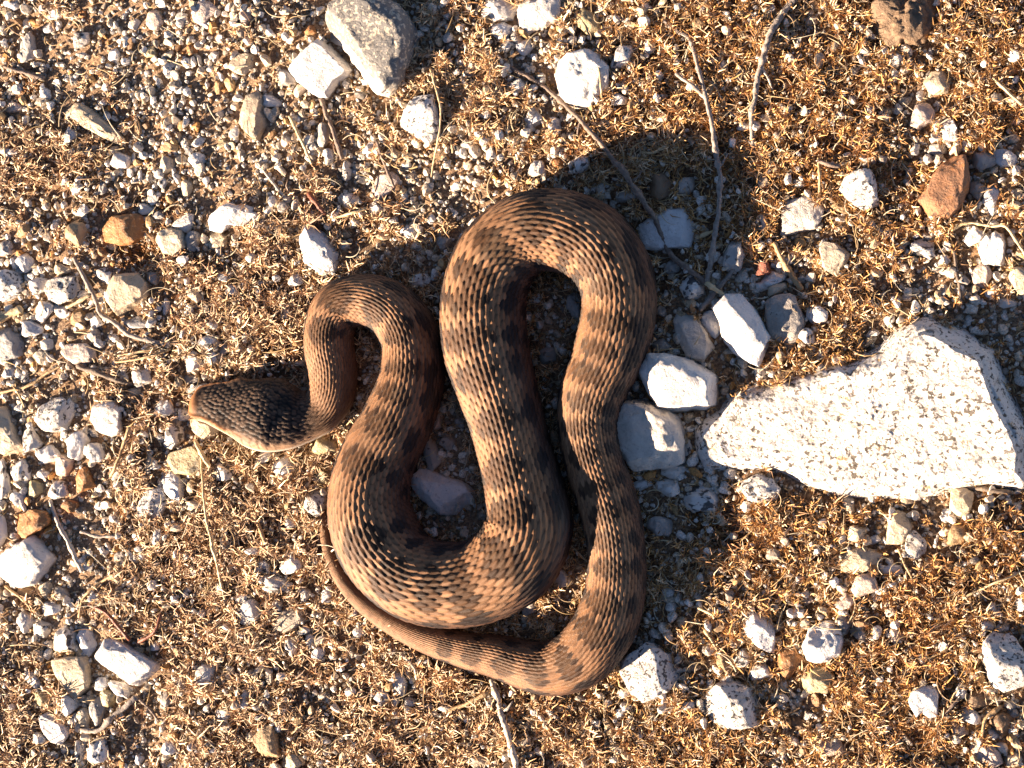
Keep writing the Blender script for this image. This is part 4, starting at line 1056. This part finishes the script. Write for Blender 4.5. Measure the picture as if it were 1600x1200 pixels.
TWIGS = [
 # name, label, category, wood, r0, r1, points, lift
 ('twig','longest brown twig running diagonally into the shade beyond the top loop','twig','brown',3.6,5.2,[(778,86),(800,107),(843,130),(870,153),(907,187),(943,230),(960,253),(987,287),(1020,337),(1047,397),(1075,420),(1106,446)],[2,6,10,8,14,10,4]),
 ('twig','forked grey brown twig hanging down from moss to the sunlit crystal','twig','grey',3.8,4.8,[(1038,32),(1056,48),(1078,62),(1093,110),(1103,155),(1113,200),(1122,255),(1125,282),(1124,320),(1113,395),(1104,442)],[3,6,10,12,14,10,6]),
 ('twig','curved pale barked stick entering at the upper edge between moss patches','twig','grey',6.5,4.0,[(1248,-10),(1222,20),(1202,58),(1188,108),(1179,150),(1174,187),(1177,238)],[2,6,8,8,4,2]),
 ('twig','grey twig crossing in shade under the forked twig\'s tip','twig','grey',4.5,4.5,[(1156,402),(1130,440),(1094,484)],[4,6,3]),
 ('twig','short brown twig pointing at the grey sunken rock','twig','tan',4.2,5.2,[(1209,380),(1220,403),(1238,432),(1252,452)],[4,6,4]),
 ('twig','grey brown twig standing below the squarish white stone','twig','brown',4.5,4.0,[(502,155),(510,178),(521,205),(534,248)],[4,8,6]),
 ('twig','short brown twig laid across the pinkish flat stone','twig','brown',3.2,2.4,[(588,220),(598,250),(616,292)],[4,10,16]),
 ('twig','short red brown stub lying among straw near the bright white stone','twig','red',4.5,4.0,[(482,302),(493,316),(508,335)],[3,5,3]),
 ('twig','bent grey twig passing under the large rounded beige stone','twig','grey',4.2,4.6,[(115,403),(133,437),(150,470),(158,490),(187,510),(207,525),(258,538)],[3,8,8,6,4]),
 ('twig','thick dark grey twig below the flat pinkish stone','twig','dark',6.0,4.5,[(121,572),(160,586),(206,601)],[3,4,3]),
 ('twig','grey white twig beside the chunky white stone','twig','pale',4.2,4.6,[(78,782),(92,820),(105,843),(128,893)],[4,8,6]),
 ('twig','grey forked stick near the pinkish long stone','twig','grey',5.0,6.0,[(127,1141),(155,1141),(177,1120),(212,1089)],[3,6,6]),
 ('twig','curved tan twig arching over moss above the red twigs','twig','tan',2.6,3.2,[(124,965),(130,935),(158,909),(189,892)],[3,7,6]),
 ('twig','dark red brown twig lying above the long flat topped stone','twig','red',3.4,3.4,[(139,944),(165,957),(184,978),(202,1000)],[3,6,4]),
 ('twig','bright red curved twig hooked behind the long flat topped stone','twig','red',3.2,3.0,[(214,1004),(238,990),(248,972),(251,960)],[3,6,4]),
 ('twig','straight pale grey stick under the snake\'s tail bend','twig','pale',6.0,5.2,[(769,1062),(779,1100),(797,1160),(810,1210)],[2,5,5]),
 ('twig','tan side twig meeting the straight pale grey stick','twig','tan',3.2,4.2,[(697,1112),(735,1097),(767,1079)],[2,4,4]),
 ('twig','crooked pale twig beside the white teardrop stone','twig','pale',3.6,3.2,[(625,1021),(645,1041),(654,1066)],[3,5,3]),
 ('twig','thick tan stub above the flecked pebbles left of the tail'.replace('left of','beside'),'twig','tan',4.0,4.6,[(402,818),(410,838),(425,862)],[3,4,3]),
 ('twig','brown twig at the upper edge of fine grit beside the bone shaped stone','twig','brown',3.4,5.0,[(8,103),(35,113),(68,123)],[2,3,2]),
 ('twig','thin brown twig beside the pinkish egg shaped stone','twig','dark',3.0,3.2,[(1492,392),(1497,430),(1501,472)],[3,5,3]),
 ('twig','brown stub over moss beside the lumpy speckled stone','twig','brown',3.0,3.6,[(1277,252),(1295,256),(1312,258)],[10,12,10]),
 ('twig','thin upright orange brown twig at the moss edge','twig','tan',2.8,2.4,[(1279,247),(1281,275),(1280,303)],[8,10,6]),
 ('twig','olive brown hooked stem around the amber pebble','twig','tan',3.0,3.4,[(1534,1150),(1541,1122),(1563,1103)],[4,9,6]),
 ('twig','dark brown stick below the biggest boulder','twig','dark',3.4,3.8,[(1486,757),(1530,763),(1580,770)],[4,5,4]),
 ('dry_stem','tall pale straw stem with a thick node, standing on moss','dry stem','straw',2.0,2.4,[(314,716),(320,800),(333,857),(351,936)],[6,12,14,6]),
 ('dry_stem','tan stem leaning beside the smooth faceted stone','dry stem','tan',2.6,3.2,[(173,744),(188,708),(202,668)],[3,8,10]),
 ('dry_stem','short thick pale straw below the snake\'s snout','dry stem','straw',4.0,4.0,[(305,690),(316,710),(328,729)],[8,10,8]),
 ('dry_stem','pale straw stub over the white stones above the bent twig','dry stem','straw',3.0,3.4,[(104,481),(122,472),(141,461)],[10,12,12]),
 ('dry_stem','long tan straw entering from the picture edge','dry stem','tan',3.2,2.4,[(-6,615),(43,603),(72,585),(95,572)],[5,9,7]),
 ('dry_stem','thick pale straw stub at the picture edge beside off white pebbles','dry stem','straw',9.0,8.0,[(-8,497),(12,491),(34,484)],[0,1,0]),
 ('dry_stem','upper of two orange brown needles near the bent twig','dry stem','tan',2.0,2.0,[(184,556),(225,548),(267,538)],[5,8,5]),
 ('dry_stem','lower of two orange brown needles near the bent twig','dry stem','tan',2.0,2.0,[(180,566),(222,560),(266,546)],[5,8,5]),
 ('dry_stem','pale stalk beside the rough speckled stone\'s leftmost twig'.replace("the rough speckled stone's leftmost twig","the twig below the squarish stone"),'dry stem','straw',3.4,3.0,[(452,182),(468,212),(487,256)],[4,8,5]),
 ('dry_stem','thin pale twig beneath the upright beige stone','dry stem','pale',2.6,2.8,[(405,256),(422,282),(448,310)],[3,5,3]),
 ('dry_stem','golden straw lying above the bright white stone','dry stem','straw',2.2,2.4,[(513,343),(540,335),(572,326)],[4,8,6]),
 ('dry_stem','thin golden grass blade hanging over the rough speckled stone','dry stem','straw',1.8,1.4,[(672,108),(684,150),(688,190),(673,278)],[8,22,24,6]),
 ('dry_stem','curled golden straw at the shade\'s upper rim','dry stem','straw',2.2,1.8,[(1003,237),(1022,238),(1040,228),(1051,216)],[4,8,6]),
 ('dry_stem','short pale straw piece in shade beside the forked twig','dry stem','straw',3.2,3.0,[(1090,371),(1104,366),(1118,360)],[4,5,4]),
 ('dry_stem','thin long tan straw beside the molar stone\'s moss patch','dry stem','straw',2.0,1.8,[(1499,937),(1545,916),(1600,890)],[5,10,8]),
 ('dry_stem','thin brown stalk rising beside the molar shaped stone','dry stem','brown',2.4,2.0,[(1466,1128),(1484,1108),(1501,1088)],[3,7,5]),
 ('dry_stem','pale straw lying diagonally at the right edge past dry moss'.replace('right ','outer '),'dry stem','straw',2.6,2.8,[(1552,122),(1573,144),(1600,166)],[5,9,7]),
 ('dry_stem','long curved pale straw over the tooth shaped stone','dry stem','straw',2.4,2.6,[(1487,361),(1510,348),(1545,353),(1571,353),(1585,372),(1602,400)],[5,9,14,16,10]),
 ('dry_stem','short straw tip standing beside the shaded moss below the boulder','dry stem','straw',2.4,2.2,[(1089,948),(1105,957),(1124,967)],[4,7,5]),
 ('dry_stem','thin straw pointing at the grey stone by the amber pebble','dry stem','straw',2.4,2.2,[(1100,983),(1110,998),(1121,1014)],[4,7,5]),
 ('dry_stem','grey stalk beneath the grey white twig','dry stem','grey',3.2,2.8,[(126,831),(152,838),(189,838)],[3,5,3]),
 ('dry_stem','tan straw touching the chunky white stone\'s lower side','dry stem','tan',2.8,3.0,[(8,916),(30,933),(56,955)],[5,7,4]),
 ('dry_stem','thin pale straw against the broad cracked stone','dry stem','straw',1.8,1.8,[(935,98),(937,125),(939,153)],[14,16,10]),
 ('dry_stem','fine straw across the cream finger shaped stone\'s foot','dry stem','tan',1.8,1.8,[(1402,858),(1412,880),(1424,903)],[8,10,6]),
]
TWIG_PARTS = [
 # label of the twig it belongs to, part name, wood, r0, r1, points, lift
 ('forked grey brown twig','frayed_tip','straw',5.0,2.5,[(1104,442),(1122,455),(1142,466)],[12,16,16]),
 ('forked grey brown twig','side_branch','grey',3.0,3.8,[(1056,115),(1077,132),(1102,152)],[10,12,12]),
 ('forked grey brown twig','side_branch','grey',2.2,1.6,[(1124,262),(1132,250),(1137,240)],[12,14,16]),
 ('grey forked stick','side_shoot','brown',3.0,2.4,[(213,1088),(230,1104),(248,1126)],[4,5,3]),
 ('tall pale straw stem','stem_node','straw',3.6,3.2,[(331,848),(335,864),(338,876)],[13,14,14]),
 ('longest brown twig','side_shoot','brown',2.6,1.4,[(908,188),(904,198),(902,212)],[10,9,7]),
 ('longest brown twig','side_shoot','brown',2.4,1.3,[(985,285),(996,278),(1004,268)],[10,11,12]),
 ('curved pale barked stick','side_shoot','pale',2.6,1.4,[(1189,108),(1199,122),(1206,140)],[8,8,6]),
 ('bent grey twig passing','side_shoot','grey',2.6,1.4,[(150,470),(141,479),(130,484)],[8,8,6]),
 ('straight pale grey stick','side_shoot','pale',2.6,1.5,[(783,1112),(793,1106),(802,1096)],[5,6,6]),
]
def build_twigs():
    for i, (name, label, cat, wd, r0, r1, pts, lift) in enumerate(TWIGS):
        me, B = tube_mesh(name, pts, r0, r1, wd, 8, lift, 200 + i)
        o = obj(name, me)
        o.location = B
        tag(o, label, cat)
        for j, (head, pn, pw_, a0, a1, pp, pl) in enumerate(TWIG_PARTS):
            if label.startswith(head):
                pm, pb = tube_mesh(pn, pp, a0, a1, pw_, 7, pl, 400 + j)
                po = obj(pn, pm, o)
                po.location = pb - B
build_twigs()

# ------------------------------------------------------------------ gravel (uncountable small grains)
PALETTE = np.array([[0.80,0.73,0.63],[0.74,0.64,0.51],[0.64,0.52,0.38],[0.56,0.42,0.26],[0.46,0.37,0.27],[0.34,0.275,0.21],[0.20,0.17,0.14],[0.46,0.29,0.13],[0.52,0.26,0.08],[0.30,0.17,0.08]])
PW = np.array([0.24,0.18,0.14,0.12,0.09,0.06,0.05,0.06,0.02,0.04]); PW = PW / PW.sum()

PWM = np.array([0.36,0.24,0.12,0.08,0.06,0.03,0.02,0.05,0.02,0.02]); PWM = PWM / PWM.sum()

def scatter(n, dens, lo=-MG, hi=0):
    xs = rng.uniform(-MG + 4, 1600 + MG - 4, n); ys = rng.uniform(-MG + 4, 1200 + MG - 4, n)
    keep = rng.random(n) < dens(xs, ys)
    return xs[keep], ys[keep]

def at_mask(x, y):
    return MASK[np.clip((y + MG).astype(int), 0, GH - 1), np.clip((x + MG).astype(int), 0, GW - 1)]

def grains(name, n, rlo, rhi, sub, dens, flat=False, pw=PW, zk=0.35, power=2.0, lift=0.0):
    x, y = scatter(n, dens)
    k = len(x)
    r = rlo + (rhi - rlo) * rng.random(k) ** power
    r = np.where(snake_dist(x, y) < -8, np.minimum(r, 4.0), r)
    d, f = ICO[sub]
    T = 24
    temps = []
    for t in range(T):
        g = np.random.default_rng(900 + t + 50 * sub)
        p = d * (1 + 0.16 * fbm(d * 1.7 + t * 5.1, t, 2))[:, None]
        for _ in range(9):
            nr = g.standard_normal(3); nr /= np.linalg.norm(nr)
            ov = np.maximum(0, p @ nr - g.uniform(0.48, 0.82)); p = p - ov[:, None] * nr
        p *= g.uniform([0.8, 0.7, 0.6], [1.25, 1.0, 0.9])
        temps.append(p * 1.2)
    temps = np.array(temps)
    ti = rng.integers(0, T, k)
    q = rng.standard_normal((k, 4)); q /= np.linalg.norm(q, axis=1, keepdims=True)
    a, b, c, e = q.T
    Rm = np.stack([1-2*(c*c+e*e), 2*(b*c-e*a), 2*(b*e+c*a), 2*(b*c+e*a), 1-2*(b*b+e*e), 2*(c*e-b*a), 2*(b*e-c*a), 2*(c*e+b*a), 1-2*(b*b+c*c)], -1).reshape(k, 3, 3)
    v = np.einsum('nij,nvj->nvi', Rm, temps[ti]) * r[:, None, None]
    z = ground_z(x, y) + r * zk + moss_at(x, y) * rng.uniform(-2, lift, k)
    z = np.where(snake_dist(x, y) < -4, np.minimum(z, 1.0), z)
    V = v + ground_point(x, y, z)[:, None, :]
    F = (f[None] + (np.arange(k) * len(d))[:, None, None]).reshape(-1, 3)
    ci = rng.choice(len(PALETTE), k, p=pw)
    col = PALETTE[ci] * rng.uniform(0.82, 1.14, (k, 1)) * (0.86 if sub == 1 else 1.0)
    colv = np.repeat(col, len(d), 0)
    me = np_mesh(name, V.reshape(-1, 3) * PX, F, M_GRAVEL, not flat, colv)
    o = obj(name, me)
    return o, k

def dens_small(x, y):
    m = moss_at(x, y)
    return np.where(at_mask(x, y), 0.05, 1.0) * (1 - 0.50 * m) * np.where((x > -30) & (x < 1630) & (y > -30) & (y < 1230), 1.0, 0.22)
def dens_mid(x, y):
    m = moss_at(x, y)
    cl = np.clip(0.5 + 0.9 * n2(x, y, 70.0, 77, 2), 0.1, 1)
    return np.where(at_mask(x, y), 0.0, 1.0) * (1 - 0.75 * m) * cl * np.where((x > -30) & (x < 1630) & (y > -30) & (y < 1230), 1.0, 0.4)
o, k1 = grains('gravel', 70000, 1.8, 5.2, 1, dens_small, flat=True, power=1.5, lift=10)
tag(o, 'fine pale gravel and grit covering the earth', 'gravel', kind='stuff')
o, k2 = grains('small_gravel', 36000, 4.0, 10.0, 2, dens_mid, flat=True, power=1.9, zk=0.35, lift=9, pw=PWM)
tag(o, 'coarser small gravel stones lying loose among the pebbles', 'gravel', kind='stuff')

RUSTY = [(238,322,30,22),(215,398,40,26),(40,132,26,24),(1105,822,34,36),(1528,1096,24,22),(545,1100,26,18),(232,800,20,16),(1580,195,26,20),(1360,1040,18,14)]
def dens_rust(x, y):
    d = np.full(x.shape, 9.0)
    for (a, b, rx, ry) in RUSTY:
        d = np.minimum(d, np.hypot((x - a) / rx, (y - b) / ry))
    return np.clip(1.25 - d + 0.3 * n2(x, y, 14.0, 66, 2), 0, 1) * (~at_mask(x, y))
_p = PALETTE.copy(); PALETTE[:] = np.array([[0.30, 0.13, 0.03]] * 4 + [[0.20, 0.085, 0.02]] * 3 + [[0.09, 0.045, 0.015]] * 3)
o, k3 = grains('moss_grains', 420000, 1.7, 2.9, 1, dens_rust, zk=1.1, power=1.0)
PALETTE[:] = _p
tag(o, 'dark rust coloured grainy moss cushions', 'moss', kind='stuff')

# ------------------------------------------------------------------ dry moss and litter
def ribbons(name, x, y, z, az, el, L, wd, col, mat, curl, seg=3, droop=0.5, solid=True):
    k = len(x)
    t = np.linspace(0, 1, seg + 1)
    A = az[:, None] + curl[:, None] * t[None] ** 1.3
    E = el[:, None] - droop * t[None] * 1.6
    st = L[:, None] / seg
    dx = np.cumsum(np.cos(A) * np.cos(E) * st, 1); dy = np.cumsum(np.sin(A) * np.cos(E) * st, 1); dz = np.cumsum(np.sin(E) * st, 1)
    z0 = np.zeros((k, 1))
    X = x[:, None] + np.hstack([z0, dx[:, :-1]]); Y = y[:, None] + np.hstack([z0, dy[:, :-1]]); Z = z[:, None] + np.hstack([z0, dz[:, :-1]])
    wv = wd[:, None] * (1 - 0.75 * t[None] ** 2) * 0.5
    # each strand is a thin three-sided blade
    tw = rng.uniform(-0.9, 0.9, (k, 1))
    sx, sy = -np.sin(A), np.cos(A)
    P1 = np.stack([X + sx * wv * np.cos(tw), Y + sy * wv * np.cos(tw), Z + wv * np.sin(tw)], -1)
    P2 = np.stack([X - sx * wv * np.cos(tw), Y - sy * wv * np.cos(tw), Z - wv * np.sin(tw)], -1)
    if solid:
        P3 = np.stack([X, Y, Z + wv * 1.6], -1)
        V = np.stack([P1, P3, P2], 2); m = 3
    else:
        V = np.stack([P1, P2], 2); m = 2
    nv = (seg + 1) * m
    fs = []
    for i in range(seg):
        a = i * m
        for p in range(m - 1):
            fs.append([a + p, a + p + 1, a + m + p + 1, a + m + p])
    fs = np.array(fs)
    F = (fs[None] + (np.arange(k) * nv)[:, None, None]).reshape(-1, 4)
    V = V.reshape(-1, 3)
    V = ground_point(V[:, 0], V[:, 1], V[:, 2])
    C = np.repeat(col, nv, 0)
    me = np_mesh(name, V * PX, F, mat, True, C)
    return obj(name, me)

def build_moss():
    xs, ys = scatter(38000, lambda x, y: moss_at(x, y) ** 1.2 * (~at_mask(x, y)) * np.where((x > -30) & (x < 1630) & (y > -30) & (y < 1230), 1.0, 0.22))
    keep = snake_dist(xs, ys) > -4
    xs, ys = xs[keep], ys[keep]
    n = len(xs); per = 21
    tone = n2(xs, ys, 130.0, 91, 2)
    size = rng.uniform(0.7, 1.35, n) * (0.75 + 0.5 * moss_at(xs, ys))
    hgt = np.clip(20 * n2(xs, ys, 22.0, 93, 2) + 5, 0, 20)
    idx = np.repeat(np.arange(n), per)
    k = len(idx)
    ang = rng.uniform(0, 2 * math.pi, k)
    el = rng.uniform(0.05, 1.25, k)
    L = (4 + 9 * rng.random(k) + 14 * rng.random(k) ** 9) * size[idx]
    x = xs[idx] + rng.normal(0, 1.5, k); y = ys[idx] + rng.normal(0, 1.5, k)
    z = ground_z(x, y) + hgt[idx] - 1.0
    gold = np.array([0.67, 0.350, 0.112]); straw = np.array([0.86, 0.63, 0.38]); brown = np.array([0.24, 0.12, 0.045]); rust = np.array([0.40, 0.18, 0.06])
    east = np.clip((xs - 500) / 600.0, 0, 1)[idx]
    u = rng.random(k) + 0.28 * tone[idx] - 0.10 * (1 - east)
    gold = gold * east[:, None] + np.array([0.66, 0.41, 0.22]) * (1 - east[:, None])
    c = np.where(u[:, None] < 0.26, straw, np.where(u[:, None] < 0.62, gold, np.where(u[:, None] < 0.93, brown, rust)))
    tt = rng.uniform(0.75, 1.2, n)[idx]
    c = c * (tt * rng.uniform(0.55, 1.25, k))[:, None]
    o = ribbons('moss', x, y, z, ang, el, L, rng.uniform(1.2, 2.6, k), c, M_MOSS, rng.uniform(-2.6, 2.6, k), 2, 0.45, solid=False)
    tag(o, 'dry golden brown moss growing over the ground in curled tufts', 'moss', kind='stuff')
    # litter: bits of straw, needles and curled leaves
    xs, ys = scatter(12000, lambda x, y: (0.18 + 0.65 * moss_at(x, y)) * (snake_dist(x, y) > 0) * np.where(at_mask(x, y), 0.10, 1.0))
    k = len(xs)
    L = rng.uniform(9, 22, k) + 40 * (rng.random(k) ** 7)
    z = ground_z(xs, ys) + rng.uniform(3, 11, k) + np.where(at_mask(xs, ys), 10, 0)
    pal = np.array([[0.62,0.48,0.28],[0.50,0.34,0.16],[0.68,0.58,0.40],[0.30,0.17,0.08],[0.40,0.28,0.16]])
    c = pal[rng.choice(5, k, p=[.30,.28,.17,.13,.12])] * rng.uniform(0.8, 1.1, (k, 1))
    o = ribbons('plant_litter', xs, ys, z, rng.uniform(0, 6.28, k), rng.uniform(-0.1, 0.35, k), L, rng.uniform(1.2, 2.8, k), c, M_LITTER, rng.normal(0, 1.5, k), 5, 0.25)
    tag(o, 'loose bits of dry straw, needles and roots scattered on the gravel', 'plant litter', kind='stuff')
    # long hair-like root fibres curling over the moss
    xs, ys = scatter(3600, lambda x, y: (0.15 + 0.75 * moss_at(x, y)) * (snake_dist(x, y) > 4) * np.where(at_mask(x, y), 0.05, 1.0))
    k = len(xs)
    z = ground_z(xs, ys) + rng.uniform(6, 16, k)
    c = pal[rng.choice(5, k, p=[.30,.25,.25,.10,.10])] * rng.uniform(0.8, 1.1, (k, 1))
    o = ribbons('root_fibres', xs, ys, z, rng.uniform(0, 6.28, k), rng.uniform(-0.05, 0.35, k), rng.uniform(22, 62, k), rng.uniform(1.1, 2.0, k), c, M_LITTER, rng.normal(0, 2.4, k), 9, 0.22)
    tag(o, 'long hair like dry root fibres curling over the moss', 'plant litter', kind='stuff')
    return n
nm = build_moss()
